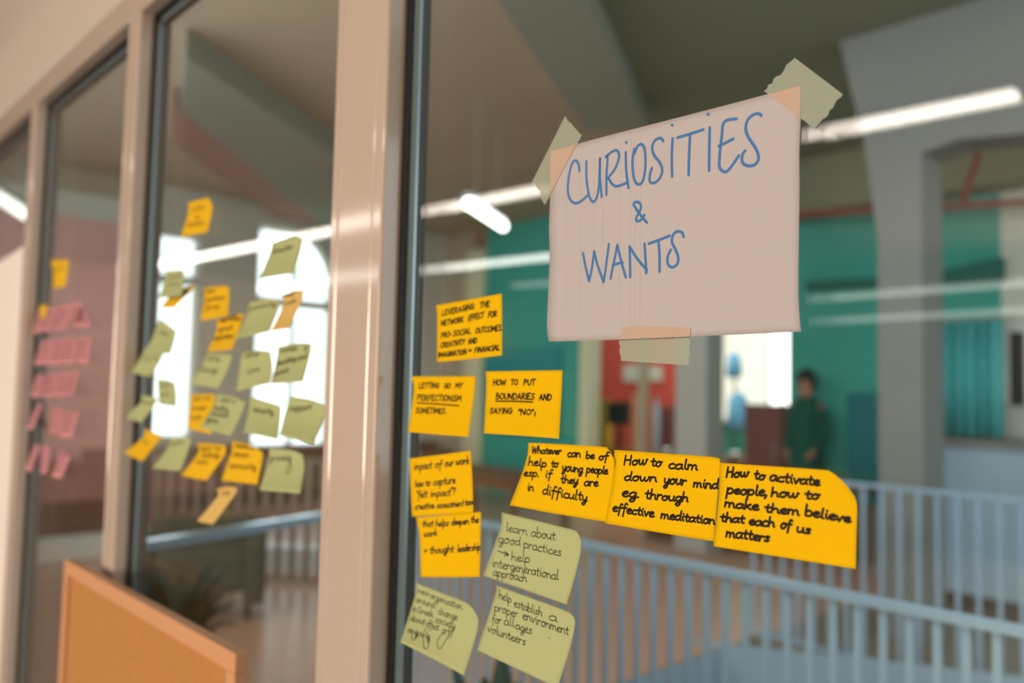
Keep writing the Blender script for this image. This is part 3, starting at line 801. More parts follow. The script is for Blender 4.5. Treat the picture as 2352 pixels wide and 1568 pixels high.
note('B', N, ([(1228, 120), (1400, 90), (1488, 98)], [(1488, 98), (1475, 190), (1420, 390)], [(1172, 406), (1300, 398), (1420, 390)], [(1228, 120), (1215, 230), (1172, 406)]),
     [('sustain', 1245, 165, 1385, 145, 24), ('a', 1425, 150, 1455, 140, 28), ('flourishing', 1215, 270, 1365, 225, 24), ('and', 1375, 230, 1450, 205, 26), ('peace', 1195, 350, 1310, 310, 26)],
     M_green, M_ink, 0.0018, 'densely written green note before the lower half of the white window', MID, layer=1, **SP)
note('B', N, ([(560, 487), (650, 484), (742, 480)], [(742, 480), (735, 640), (720, 790)], [(533, 745), (625, 768), (720, 790)], [(560, 487), (552, 610), (533, 745)]),
     [('start', 575, 540, 640, 532, 22), ('now', 655, 535, 710, 525, 22), ('be', 570, 610, 605, 608, 22), ('kinder', 615, 610, 680, 600, 22), ('to', 560, 680, 590, 680, 20), ('you', 600, 675, 640, 668, 20)],
     M_amber, M_thin, 0.0016, 'amber note half covered by a green note in the middle row', MID, **SP)
note('B', N, ([(755, 480), (880, 498), (978, 545)], [(978, 545), (960, 610), (870, 806)], [(630, 736), (750, 772), (870, 806)], [(755, 480), (735, 570), (630, 736)]),
     [('what', 785, 540, 860, 548, 22), ('a', 875, 550, 900, 552, 20), ('healthy', 735, 600, 850, 622, 22), ('mindset', 715, 645, 850, 665, 22), ('gives', 680, 690, 775, 705, 22)],
     M_green, M_ink, 0.0016, 'green note with four lines of writing, lying over an amber note', MID, layer=1, **SP)
note('B', N, ([(1010, 498), (1130, 535), (1250, 572)], [(1250, 572), (1250, 650), (1228, 832)], [(963, 776), (1095, 804), (1228, 832)], [(1010, 498), (1002, 620), (963, 776)]),
     [('tenacity', 1035, 620, 1195, 640, 28)], M_green, M_ink, 0.0017, 'green note reading tenacity, left half of the joined green pair', MID, **SP)
note('B', N, ([(1320, 498), (1500, 528), (1602, 582)], [(1602, 582), (1585, 650), (1503, 868)], [(1238, 800), (1370, 834), (1503, 868)], [(1320, 498), (1290, 600), (1238, 800)]),
     [('support', 1318, 610, 1485, 605, 28)], M_green, M_ink, 0.0017, 'green note reading support, right half of the joined green pair', MID, layer=1, **SP)
note('B', N, ([(200, 745), (270, 775), (345, 800)], [(345, 800), (290, 870), (190, 1000)], [(48, 930), (120, 968), (190, 1000)], [(200, 745), (195, 815), (48, 930)]),
     [('fun', 190, 865, 250, 870, 20)], M_amber, M_thin, 0.0014, 'amber note sticking out over the left frame post', MID, **SP)
note('B', N, ([(405, 818), (490, 812), (560, 818)], [(560, 818), (545, 900), (480, 1072)], [(260, 1048), (370, 1062), (480, 1072)], [(405, 818), (382, 895), (260, 1048)]),
     [('health', 390, 880, 510, 868, 22)], M_green, M_thin, 0.0015, 'green note between two amber notes in the lower row, left', MID, **SP)
note('B', N, ([(600, 860), (710, 862), (822, 872)], [(822, 872), (820, 950), (680, 1146)], [(485, 1106), (580, 1128), (680, 1146)], [(600, 860), (618, 930), (485, 1106)]),
     [('learn', 630, 915, 725, 915, 24), ('to', 740, 918, 790, 918, 24), ('challenge', 640, 965, 780, 970, 22), ('more', 605, 1015, 690, 1020, 22)],
     M_amber, M_ink, 0.0018, 'amber note in lower row with text up to its top edge', MID, **SP)
note('B', N, ([(875, 840), (1010, 872), (1112, 928)], [(1112, 928), (1108, 985), (1070, 1176)], [(793, 1146), (930, 1162), (1070, 1176)], [(875, 840), (872, 920), (793, 1146)]),
     [('become', 905, 890, 1010, 905, 22), ('a', 1020, 905, 1045, 910, 20), ('vibrant', 880, 960, 1005, 972, 24), ('community', 855, 1050, 1060, 1060, 26)],
     M_amber, M_ink, 0.0018, 'amber note left of the hanging green note in the lower row', MID, layer=1, **SP)
note('B', N, ([(1160, 898), (1330, 912), (1416, 945)], [(1416, 945), (1430, 1050), (1400, 1246)], [(1085, 1218), (1240, 1232), (1400, 1246)], [(1160, 898), (1152, 990), (1085, 1218)]),
     [('privacy', 1165, 1000, 1330, 985, 28)], M_green, M_ink, 0.0018, 'green note reading privacy, lowest green note by the wide post', MID, layer=1, lines=([(1325, 1000), (1330, 1060), (1300, 1090), (1295, 1060), (1325, 1020)],), **SP)
note('B', N, ([(750, 1212), (850, 1190), (912, 1198)], [(912, 1198), (900, 1250), (730, 1482)], [(608, 1455), (668, 1470), (730, 1482)], [(750, 1212), (768, 1262), (608, 1455)]),
     [('joy', 790, 1255, 860, 1245, 22)], M_peach, M_thin, 0.0015, 'peach note hanging alone at the bottom of the second pane', MID, **SP)

# --- third pane, pink notes (crop C)
PK = 'pink notes on the third pane'
SP = dict(n=6, side=0.076, maxlift=0.02)


def quad(a, b, c, d):
    md = lambda p, q: ((p[0] + q[0]) / 2, (p[1] + q[1]) / 2)
    return ([a, md(a, b), b], [b, md(b, c), c], [d, md(d, c), c], [a, md(a, d), d])


note('C', N, ([(300, 100), (355, 95), (412, 92)], [(412, 92), (405, 175), (390, 258)], [(315, 270), (352, 265), (390, 258)], [(300, 100), (320, 170), (315, 270)]), [('yes', 325, 160, 385, 150, 16)], M_amber, M_thin, 0.0016,
     'yellow note alone above the rows of pink notes', 'yellow notes on the third pane', **SP)
rows = [
    ('top row', [((215, 400), (258, 388), (240, 535), (172, 540)), ((285, 385), (345, 372), (300, 522), (238, 530)), ((350, 376), (425, 358), (395, 510), (320, 520)), ((425, 360), (495, 348), (470, 440), (415, 500)), ((487, 380), (500, 378), (545, 492), (438, 500))]),  # last quad is a dark reflection beside the notes, built as a note
    ('second row', [((250, 580), (320, 575), (290, 725), (200, 728)), ((320, 578), (385, 572), (370, 720), (280, 725)), ((388, 574), (460, 568), (445, 716), (365, 720)), ((465, 568), (547, 562), (530, 718), (460, 716))]),
    ('third row', [((215, 790), (275, 782), (250, 918), (178, 922)), ((285, 788), (345, 780), (330, 918), (255, 922)), ((350, 778), (410, 770), (400, 915), (330, 916)), ((412, 772), (480, 768), (435, 905), (368, 915))]),
    ('fourth row', [((222, 965), (255, 960), (195, 1112), (152, 1115)), ((308, 980), (375, 985), (350, 1130), (298, 1140)), ((378, 1005), (475, 1010), (430, 1162), (350, 1160))]),
    ('bottom row', [((205, 1205), (242, 1208), (185, 1362), (148, 1362)), ((250, 1220), (300, 1215), (285, 1372), (238, 1382)), ((362, 1245), (422, 1270), (368, 1408), (308, 1400))]),
]
ordinal = {0: 'leftmost', 1: 'second', 2: 'third', 3: 'fourth', 4: 'dark reflection shaped as a'}
for rn, qs in rows:
    for i, q in enumerate(qs):
        last = i == len(qs) - 1
        a, b, c, d = q
        ws = []
        for t in (.25, .5, .75):
            xa = a[0] + (d[0] - a[0]) * t
            xb = b[0] + (c[0] - b[0]) * t
            ya = a[1] + (d[1] - a[1]) * t
            ws.append((random.choice(('idea', 'team', 'help', 'care', 'hope')), xa + 8, ya, xb - 10, ya - 4, 10))
        pos = ordinal[i] if not (last and i < 4) else 'rightmost'
        note('C', N, quad(*q), ws, M_pink, M_thin, 0.0030, '%s pink note in the %s on the third pane' % (pos, rn), PK, layer=i % 2, **SP)
note('C', N, quad((235, 370), (288, 368), (268, 452), (246, 442)), [], M_amber, M_thin, 0.0016, 'small yellow note stuck over the top row of pink notes', 'yellow notes on the third pane', layer=3, n=6, lifts=(.004, .004))

# --- white sheet on the fourth pane
fr = [on(-60, 640, 'y', -.004), on(62, 560, 'y', -.004), on(2, 1600, 'y', -.004), on(-150, 1600, 'y', -.004)]
o = obj('flip_chart_sheet', prism(fr, (0, 0.0015, 0)), mat('bright_white_paper', (232, 226, 218), rough=.8, noise=.02, scale=5))
tag(o, 'large white sheet covering the farthest pane at the left edge', 'paper sheet')

# ------------------------------------------------------------------ the sign
TOP = [(133, 510), (420, 432), (720, 355), (1020, 277), (1320, 197)]
RIGHT = [(1320, 197), (1318, 370), (1312, 520), (1313, 700), (1310, 900), (1308, 1200), (1320, 1365)]
BOT = [(124, 1412), (480, 1402), (900, 1384), (1320, 1365)]
LEFT = [(133, 510), (131, 720), (126, 870), (129, 1000), (122, 1180), (116, 1330), (124, 1412)]
sign, sign_bvh = sheet('paper_sign', '7', TOP, RIGHT, BOT, LEFT, M_paper, 0.0008, lifts=(0.004, 0.007), n=26, power=2.0)
tag(sign, 'white paper sign with blue handwritten words CURIOSITIES & WANTS, taped to glass', 'sign')
T = [
 [(270, 605), (266, 572), (250, 553), (233, 575), (219, 640), (216, 700), (228, 742), (255, 757), (285, 742), (312, 716)],
 [(303, 558), (304, 640), (316, 720), (335, 751), (352, 730), (363, 670), (368, 545)], [(368, 545), (368, 640), (376, 727)],
 [(405, 530), (399, 620), (398, 718)], [(395, 538), (425, 512), (450, 508), (458, 535), (442, 588), (406, 637)], [(406, 637), (440, 676), (495, 660)],
 [(490, 515), (492, 600), (503, 684)], [(491, 467), (493, 470)],
 [(530, 500), (522, 560), (529, 640), (551, 669), (572, 648), (583, 580), (580, 503), (566, 477), (546, 486), (532, 520)],
 [(668, 462), (655, 448), (630, 458), (615, 490), (625, 530), (652, 565), (663, 605), (646, 645), (618, 662), (603, 650), (606, 615), (614, 590)],
 [(712, 450), (708, 540), (710, 630)], [(709, 386), (712, 388)],
 [(735, 446), (790, 430), (858, 408)], [(795, 432), (790, 530), (788, 623)],
 [(888, 398), (886, 500), (885, 602)], [(879, 334), (882, 337)],
 [(1015, 357), (975, 362), (952, 380), (945, 440), (936, 520), (934, 585), (960, 609), (985, 590), (1026, 531)], [(931, 486), (960, 472), (1000, 452)],
 [(1133, 342), (1120, 332), (1090, 340), (1065, 368), (1059, 410), (1075, 450), (1105, 495), (1120, 540), (1105, 572), (1075, 580), (1047, 570), (1040, 545), (1046, 520), (1056, 508)],
 [(590, 849), (560, 812), (536, 778), (527, 758), (545, 750), (562, 766), (556, 795), (540, 825), (545, 843), (563, 834), (579, 812)],
 [(287, 993), (300, 1060), (316, 1125)], [(316, 1125), (330, 1060), (340, 985)], [(340, 985), (358, 1055), (385, 1130)], [(385, 1130), (397, 1050), (410, 950)],
 [(418, 1113), (435, 1030), (450, 955)], [(450, 955), (468, 1030), (490, 1108)], [(428, 1050), (450, 1043), (476, 1037)],
 [(511, 1106), (510, 1030), (508, 962)], [(508, 962), (545, 1020), (591, 1074)], [(587, 1088), (583, 1010), (579, 948)],
 [(600, 948), (650, 930), (698, 911)], [(645, 932), (650, 1010), (650, 1081)],
 [(764, 916), (757, 896), (736, 890), (715, 905), (709, 940), (725, 975), (738, 1010), (735, 1043), (712, 1060), (690, 1046), (689, 1010), (703, 978)],
]
write(sign, sign_bvh, [[to_px('7', p) for p in s] for s in T], 0.0029, M_blue, name='lettering', step=1.6, label='blue marker lettering')
for block in (0, 1):
  gh = []
  for cx, a, b in ((158, 560, 1330), (208, 560, 1325), (275, 520, 1310), (337, 505, 1140), (380, 500, 1190), (462, 470, 1270), (512, 455, 1340), (532, 455, 1340), (560, 440, 1330)):
    if (cx > 400) != bool(block):
        continue
    y = a
    while y < b:
        l = random.uniform(6, 16)
        xx = cx - (y - 900) * 0.008
        gh.append([to_px('7', (xx, y)), to_px('7', (xx - .3, min(b, y + l)))])
        y += l + random.uniform(5, 14)
  write(sign, sign_bvh, gh, 0.0008, M_ghost, name='show_through_print', off=0.00012, step=12, label='faint print showing through from the back')


def tape(poly, label):
    bm = bmesh.new()
    P = [to_px('7', p) for p in poly]
    f = bm.faces.new([bm.verts.new((x, y, 0)) for x, y in P])
    bmesh.ops.triangulate(bm, faces=[f])
    for _ in range(7):
        long_e = [e for e in bm.edges if e.calc_length() > 3.2]
        if not long_e:
            break
        bmesh.ops.subdivide_edges(bm, edges=long_e, cuts=1)
        bmesh.ops.triangulate(bm, faces=bm.faces[:])
    for f in bm.faces:
        c = f.calc_center_median()
        f.material_index = 0 if sign_bvh.ray_cast(CAM, ray(c.x, c.y))[0] is None else 1
    for v in bm.verts:
        d = ray(v.co.x, v.co.y)
        hit, nr, _, _ = sign_bvh.ray_cast(CAM, d)
        gp = on(v.co.x, v.co.y, 'y', -0.0008)
        v.co = gp if hit is None else hit + Vector((0, -0.0006, 0))
    me = bpy.data.meshes.new('masking_tape')
    bm.to_mesh(me)
    bm.free()
    o = obj('masking_tape', me, M_tape)
    me.materials.append(M_tape2)
    return tag(o, label, 'tape', 'masking tape pieces')


def torn(a, b, n, amp):
    """torn edge between two points"""
    out = []
    dx, dy = b[0] - a[0], b[1] - a[1]
    L = math.hypot(dx, dy)
    for i in range(1, n):
        t = i / n
        j = random.uniform(-amp, amp)
        out.append((a[0] + dx * t - dy / L * j, a[1] + dy * t + dx / L * j))
    return out


tape([(203, 342), (214, 366), (232, 378), (242, 393), (281, 435), (106, 765), (92, 742), (82, 700), (72, 690), (60, 668), (43, 660)], 'torn masking tape on the left top corner of the sign')
tape([(1290, 67), (1518, 240)] + torn((1518, 240), (1385, 408), 11, 7) + [(1385, 408), (1345, 373), (1145, 225)] + torn((1145, 225), (1290, 67), 12, 6), 'broad torn masking tape on the right top corner of the sign')
tape([(472, 1345), (520, 1338), (640, 1340), (800, 1346)] + torn((800, 1346), (790, 1525), 10, 5) + [(790, 1525), (640, 1515), (465, 1503)] + torn((465, 1503), (460, 1402), 6, 4) + [(460, 1402), (476, 1378)], 'crinkled masking tape holding the bottom edge of the sign')

# ------------------------------------------------------------------ cork board leaning before the partition
CB = -0.075
a, b = on(152, 1284, 'y', CB), on(546, 1500, 'y', CB - .0)
z1 = (a.z + b.z) / 2
x0, x1 = a.x, b.x
wf = 0.03
e = empty('cork_board', ((x0 + x1) / 2, CB, 0.5))
tag(e, 'cork pin board in a pale wooden frame leaning before the glass', 'pin board')
zb = 0.50
obj('cork_panel', box(x0 + .01, x1 - .01, CB + .004, CB + .012, zb + .01, z1 - .01), M_cork, e)
for (u0, u1, v0, v1) in ((x0, x1, z1 - wf, z1), (x0, x1, zb, zb + wf), (x0, x0 + wf, zb + wf, z1 - wf), (x1 - wf, x1, zb + wf, z1 - wf)):
    obj('frame_rail', box(u0, u1, CB - .004, CB + .016, v0, v1, bevel=.0025), M_pine, e)
e2 = empty('easel', ((x0 + x1) / 2, CB, 0))
tag(e2, 'wooden easel holding up the cork pin board', 'easel')
xm = (x0 + x1) / 2
for sx in (-.28, .28):
    obj('leg', bar(bmesh.new(), (xm + sx, CB + .03, 0.0), (xm + sx, CB + .03, 0.9), .018, .02), M_pine, e2)
obj('ledge', box(xm - .34, xm + .34, CB - .02, CB + .04, zb - .026, zb - .001), M_pine, e2)

# ------------------------------------------------------------------ hall behind the glass
ZC = EYE + 2.6
VX0 = -2.95
struct('floor_landing', box(-11, VX0, 0.12, 8, -0.25, 0), M_floor)
struct('floor_gallery', box(VX0, 4.2, 0.12, 1.52, -0.25, 0), M_floor)
struct('floor_far', box(VX0, 4.2, 4.28, 12.5, -0.25, 0), M_floor2)
struct('floor_far_left', box(-13, VX0, 8, 12.5, -0.25, 0), M_floor)
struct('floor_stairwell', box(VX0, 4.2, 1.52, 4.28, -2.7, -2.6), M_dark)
struct('trim_8', box(VX0, 4.2, 4.18, 4.28, -0.30, 0.03), M_floor2, 'brown edge of the floor beyond the stairwell', 'edge beam')
st_ = [on(1230, 1432, 'y', 3.9), on(2400, 1564, 'y', 3.9)]
o = obj('stair_stringer', prism([st_[0], st_[1], st_[1] - Vector((0, 0, .45)), st_[0] - Vector((0, 0, .45))], (0, .05, 0)), M_fascia)
tag(o, 'pale blue sloping side of the stairs below the railings', 'stair stringer')
struct('trim_9', box(VX0 - .02, VX0 + .02, 1.52, 4.28, -2.6, 0.0), M_fascia)
struct('wall_stairwell', box(VX0, 4.2, 4.2, 4.27, -2.6, -0.30), mat('brown_stair_wall', (110, 104, 88), rough=.8, noise=.1, scale=2))
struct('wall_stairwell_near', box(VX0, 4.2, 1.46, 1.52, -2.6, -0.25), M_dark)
struct('ceiling_hall', box(-13, 4.2, 0.0, 12.5, ZC, ZC + .15), M_ceil, 'brown grey concrete ceiling of the hall', 'ceiling')


def ceil_beam(name, pts, z, mt, label):
    return struct(name, prism([on(x, y, 'z', z) for x, y in pts], (0, 0, ZC - z + .01)), mt, label, 'beam')


ceil_beam('trim_10', [(425, 130), (790, 370), (790, 560), (410, 250)], ZC - .22, M_beam, 'grey green ceiling beam seen through the second pane')
ceil_beam('trim_11', [(400, 245), (765, 535), (690, 548), (600, 470), (520, 420), (400, 330)], ZC - .18, M_redbeam, 'red brown ceiling beam beside the grey green one')
ceil_beam('trim_12', [(1100, -60), (1345, 300), (1490, 300), (1320, -60)], ZC - .22, M_beam, 'grey green ceiling beam over the sign')

struct('trim_19', prism([on(x, y, 'z', ZC - .05) for x, y in ((1494, 305), (1326, -60), (2500, -60), (2500, 330), (2050, 420))], (0, 0, .06)), mat('green_grey_slab', (128, 134, 112), rough=.9, noise=.08, scale=.8), 'green grey ceiling slab over the sign', 'ceiling slab')

# far wall at Y = 8
def X8(px, Y=8.0):
    return on(px, 850, 'y', Y).x


zt8 = EYE + 1.98
struct('wall_far_teal', box(X8(1112), X8(1342), 8.0, 8.12, 0, ZC), M_teal, 'teal wall panel left of the sign', 'wall')
struct('wall_far_beige', box(-11.1, X8(1072), 8.0, 8.12, 0, ZC), M_beige, 'beige wall beside the teal panel', 'wall')
struct('trim_13', box(X8(1072), X8(1112), 7.94, 8.12, 0, ZC - .35), M_cream, 'cream door post between the beige wall and the teal panel', 'post')
struct('trim_14', box(X8(1342), X8(1366), 7.9, 8.12, 0, ZC), M_cream, 'cream post right of the teal panel', 'post')
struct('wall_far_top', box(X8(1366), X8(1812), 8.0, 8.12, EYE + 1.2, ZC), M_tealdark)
struct('wall_far_right', box(X8(1812), X8(2302), 8.0, 8.12, 0, zt8), M_teal, 'teal wall right of the sign', 'wall')
struct('wall_far_soffit', box(X8(1812), 4.2, 7.6, 8.12, zt8, ZC), mat('olive_plaster', (134, 134, 108), rough=.9, noise=.06, scale=1), 'olive upper wall above the red pipe', 'wall')
struct('wall_far_pale', box(X8(2302), 4.2, 8.0, 8.12, 0, zt8), M_palewall, 'pale wall at the right edge', 'wall')
# blue-green board on the teal panel
o = obj('notice_board', box(X8(1118), X8(1290), 7.96, 7.999, on(1200, 1000, 'y', 7.96).z, on(1200, 800, 'y', 7.96).z), M_bluegreen)
tag(o, 'blue green board on the teal wall left of the sign', 'board')
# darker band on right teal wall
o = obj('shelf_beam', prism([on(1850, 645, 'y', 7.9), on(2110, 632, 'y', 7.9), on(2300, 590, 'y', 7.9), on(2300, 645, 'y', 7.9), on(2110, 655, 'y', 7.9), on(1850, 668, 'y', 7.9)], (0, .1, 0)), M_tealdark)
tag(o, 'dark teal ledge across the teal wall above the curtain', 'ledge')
# red wall room behind
struct('wall_red', box(-11, X8(1560, 11), 11.0, 11.1, 0, ZC), M_red, 'red wall in the room behind, under the sign', 'wall')
struct('wall_room_left', box(-11.2, -11.1, 8, 12.5, 0, ZC), M_beige)
struct('wall_room_back', box(X8(1560, 12.4), 4.2, 12.4, 12.5, 0, ZC), M_teal)
# bright window behind
wz0, wz1 = on(1750, 965, 'y', 12.3).z, on(1750, 560, 'y', 12.3).z
wx0, wx1 = X8(1630, 12.3), X8(1840, 12.3)
M_sky = mat('daylit_window', (250, 255, 250), emit=(0.90, 1.0, 0.86), es=0.72)
M_sky2 = mat('sunlit_window', (250, 255, 250), emit=(1.0, 1.0, 1.0), es=3.0)
e = empty('window_6', ((wx0 + wx1) / 2, 12.3, wz0))
tag(e, 'bright white window in the room behind, below the sign', 'window', kind='structure')
xm = X8(1768, 12.3)
obj('lit_pane', box(wx0, xm, 12.3, 12.33, wz0, wz1), M_sky, e)
obj('lit_pane', box(xm, wx1, 12.3, 12.33, wz0, wz1), M_sky2, e)
obj('window_frame', bx(box(xm - .025, xm + .025, 12.26, 12.36, wz0, wz1), wx0, wx1, 12.24, 12.4, wz0 - .06, wz0), M_white, e)

# end wall with two tall windows (X = -11)
XE = -11.0


def YE(px):
    return on(px, 800, 'x', XE).y


w1a, w1b, w2a, w2b = YE(335), YE(450), YE(588), YE(762)
zs, zh1, zh2 = EYE - .72, EYE + 1.95, EYE + 2.28
bm = bmesh.new()
for (y0, y1, z0, z1_) in ((YE(285), w1a, 0, ZC), (w1b, w2a, 0, ZC), (w2b, 8.0, 0, ZC), (w1a, w1b, 0, zs), (w1a, w1b, zh1, ZC), (w2a, w2b, 0, zs - .3), (w2a, w2b, zh2, ZC)):
    bx(bm, XE - .25, XE, y0, y1, z0, z1_)
struct('wall_end', bm, mat('light_grey_plaster', (196, 194, 180), rough=.85, noise=.06, scale=1), 'grey end wall of the hall with two tall windows', 'wall')
bm = bx(box(XE - .25, XE, 0.0, YE(285), 0, EYE + 2.0), XE - .05, XE + .02, 0, YE(285), EYE + 2.0, ZC)
struct('wall_end_left', box(XE - .25, XE, 0.0, YE(285), 0, EYE + 2.0), M_mauve, 'mauve end wall behind the pink notes', 'wall')
struct('trim_15', box(XE - .25, XE + .02, 0.0, YE(285), EYE + 2.0, EYE + 2.3), M_palewall, 'pale band along the top of the mauve wall', 'band')
struct('wall_end_top', box(XE - .25, XE - .01, 0.0, YE(285), EYE + 2.3, ZC), M_beige)
for i, (a, b, z0, z1_) in enumerate(((w1a, w1b, zs, zh1), (w2a, w2b, zs - .3, zh2))):
    e = empty('window_%d' % (7 + i), (XE - .12, (a + b) / 2, z0))
    tag(e, ('tall bright window at the left of the second pane', 'tall bright window with rounded top by the wide post')[i], 'window', kind='structure')
    bm = bmesh.new()
    zt = EYE + (1.38 if i == 0 else 1.22)
    bx(bm, XE - .16, XE - .06, a, b, zt - .07, zt + .07)
    for y in ((a, b) if i == 0 else (a, (a + b) / 2, b)):
        bx(bm, XE - .16, XE - .06, y - .03, y + .03, z0, z1_)
    bx(bm, XE - .16, XE - .06, a, b, z0, z0 + .06)
    obj('window_frame', bm, M_palewall, e)
    # rounded upper corner of the opening
    if i == 0:
        continue
    pts = [Vector((XE - .2, b, z1_))] + [Vector((XE - .2, b - .75 * (1 - math.sin(t)), z1_ - .8 * (1 - math.cos(t)))) for t in [math.pi / 2 * k / 8 for k in range(9)]]
    obj('corner_infill', prism(pts, (.16, 0, 0)), MATS['light_grey_plaster'], e)
struct('floor_outside', box(-30, -11.3, -8, 20, -1.2, -1.0), M_palewall)

# big concrete column with its haunch at Y = 5
YC = 5.0
cp = [(2016, 1560), (2016, 545), (1985, 330), (1905, 0), (1888, -120), (2420, -120), (2420, 300), (2200, 320), (2116, 350), (2112, 1560)]
P3 = [on(x, y, 'y', YC) for x, y in cp]
P3[0].z = 0
P3[-1].z = 0
P3[0].x = P3[1].x
P3[-1].x = P3[-2].x
struct('trim_16', prism(P3, (0, .35, 0)), M_conc, 'grey concrete column flaring up into a beam, right of the sign', 'column')
struct('trim_17', box(X8(1552, 6.5), X8(1662, 6.8), 6.5, 6.8, 0, ZC), mat('pale_concrete', (176, 176, 170), rough=.85, noise=.08, scale=1.5), 'grey concrete column under the sign beside the bright window', 'column')

# red pipe under the soffit
zp = on(2200, 470, 'y', 7.5).z
e = empty('sprinkler_pipe', (-3, 7.5, zp))
tag(e, 'thin red pipe running along the top of the teal wall', 'pipe')
obj('main_pipe', tube(bmesh.new(), (X8(1800), 7.5, on(1840, 482, 'y', 7.5).z), (on(2420, 460, 'y', 7.5).x, 7.5, on(2420, 460, 'y', 7.5).z), .032), M_pipe, e)
obj('branch_pipe', tube(bmesh.new(), on(2210, 470, 'y', 7.5), on(2247, 355, 'y', 7.1), .03), M_pipe, e)
# pendant tubes of the hall


def pendant(p0, p1, r, label):
    p0, p1 = Vector(p0), Vector(p1)
    e = empty('tube_lamp', (p0 + p1) / 2)
    tag(e, label, 'lamp', 'tube lamps hung in the hall')
    bm = tube(bmesh.new(), p0, p1, r)
    obj('tube', bm, M_lampH, e, smooth=False)
    obj('housing', bar(bmesh.new(), p0 + Vector((0, 0, r + .02)), p1 + Vector((0, 0, r + .02)), r * 2.4, .04), M_alu, e)
    for t in (.2, .8):
        q = p0.lerp(p1, t) + Vector((0, 0, r + .03))
        obj('cord', tube(bmesh.new(), q, (q.x, q.y, ZC), .004, 8), M_alu, e)


pendant(on(1075, 466, 'z', EYE + 1.6), on(1156, 520, 'z', EYE + 1.6), .045, 'short bright tube lamp hanging left of the sign')
pendant(on(-40, 430, 'z', EYE + 1.6), on(57, 494, 'z', EYE + 1.6), .045, 'short bright tube lamp at the left edge of the photo')


# railings
def railing(name, p0, p1, n_or_gap, zr, wid, th, mt, label, skip_bottom=False, z0=0.04, railmat=None, rail_h=0.022):
    p0, p1 = Vector((*p0, 0)), Vector((*p1, 0))
    L = (p1 - p0).length
    d = (p1 - p0) / L
    e = empty(name, (p0 + p1) / 2)
    tag(e, label, 'railing', 'railings around the stairwell')
    up = Vector((0, 0, 1))
    obj('top_rail', bar(bmesh.new(), p0 + up * zr, p1 + up * zr, .03, rail_h), railmat or mt, e)
    obj('bottom_rail', bar(bmesh.new(), p0 + up * z0, p1 + up * z0, .03, .018), mt, e)
    k = int(L / n_or_gap)
    for i in range(k + 1):
        q = p0 + d * (i * n_or_gap)
        bm = bmesh.new()
        r = bmesh.ops.create_cube(bm, size=1.0)
        ang = math.atan2(d.y, d.x)
        rm = Matrix.Rotation(ang, 3, 'Z')
        for v in r['verts']:
            v.co = q + rm @ Vector((v.co.x * wid, v.co.y * th, 0)) + up * (z0 + (v.co.z + .5) * (zr - z0 - .005))
        obj('baluster', bm, mt, e)
    return e


railing('railing', (VX0, 1.46), (0.55, 1.46), 0.0638, 1.05, .019, .010, M_rail, 'pale blue white railing nearest the glass, right of the notes')
railing('railing', (VX0 - .02, 4.3), (1.6, 4.3), 0.104, 1.05, .022, .012, M_rail, 'pale railing beyond the stairwell, behind the nearer one')
ra, rb = on(290, 1320, 'z', 0), on(800, 1352, 'z', 0)
railing('railing', ra.xy, rb.xy, 0.118, 0.98, .05, .012, mat('grey_brown_paint', (120, 108, 96), rough=.5, noise=.05, scale=4), 'grey brown railing far behind the second pane, beyond the armchair')
o = obj('bench_or_bright_floor', prism([(p.x, p.y, 0) for p in (on(300, 1290, 'z', 0), on(800, 1322, 'z', 0), on(800, 1310, 'z', 0), on(300, 1278, 'z', 0))], (0, 0, .2)), M_white)  # white box standing in for bright light on the floor
tag(o, 'bright patch of floor light made as a low white box behind the grey brown railing', 'bench')
# steel handrail on two posts
ha, hb = on(296, 1258, 'z', 1.05), on(800, 1176, 'z', 1.05)
e = empty('handrail', ((ha.x + hb.x) / 2, (ha.y + hb.y) / 2, 0))
tag(e, 'shiny steel handrail crossing the lower part of the second pane', 'handrail')
obj('rail', bar(bmesh.new(), ha, hb, .045, .03), M_steel, e)
for q in (ha, hb):
    obj('post', tube(bmesh.new(), (q.x, q.y, 0), (q.x, q.y, 1.04), .018), M_steel, e)

# parapet / counter, right
px0, px1 = X8(2106, 6.2), 2.5
e = empty('counter', (px0 + 1, 6.3, 0))
tag(e, 'long pale blue counter behind the railing at the right', 'counter')
zc = on(2200, 1012, 'y', 6.2).z
obj('front_panel', box(px0, px1, 6.2, 6.26, 0.12, zc - .04), M_fascia, e)
obj('counter_top', box(px0 - .03, px1, 6.16, 6.75, zc - .04, zc), M_conc, e)
obj('plinth', box(px0 + .02, px1, 6.24, 6.7, 0, .12), M_dark, e)
# teal curtain with folds
bm = bmesh.new()
ca, cb = X8(2112, 7.7), X8(2302, 7.7)
zca, zcb = on(2200, 1000, 'y', 7.7).z, on(2200, 740, 'y', 7.7).z
K = 90
prev = None
for i in range(K + 1):
    t = i / K
    x = ca + (cb - ca) * t
    y = 7.7 + .045 * math.sin(t * 46) + .02 * math.sin(t * 17 + 1)
    v = (bm.verts.new((x, y, zca)), bm.verts.new((x, y, zcb)), bm.verts.new((x, y + .008, zcb)), bm.verts.new((x, y + .008, zca)))
    if prev:
        for j in range(4):
            bm.faces.new((prev[j], v[j], v[(j + 1) % 4], prev[(j + 1) % 4]))
    prev = v
M_curt = mat('teal_curtain', (92, 196, 200), rough=.7, noise=.25, scale=3, stretch=(6, 6, .1))
e = empty('curtain', ((ca + cb) / 2, 7.7, zca))
tag(e, 'pleated teal curtain above the pale counter', 'curtain')
obj('curtain_cloth', bm, M_curt, e, smooth=True)
obj('curtain_rod', tube(bmesh.new(), (ca - .1, 7.7, zcb + .03), (cb + .1, 7.7, zcb + .03), .015), M_alu, e)
o = obj('window_ledge', box(ca - .05, 2.0, 7.45, 7.95, zca - .16, zca - .01), M_conc)
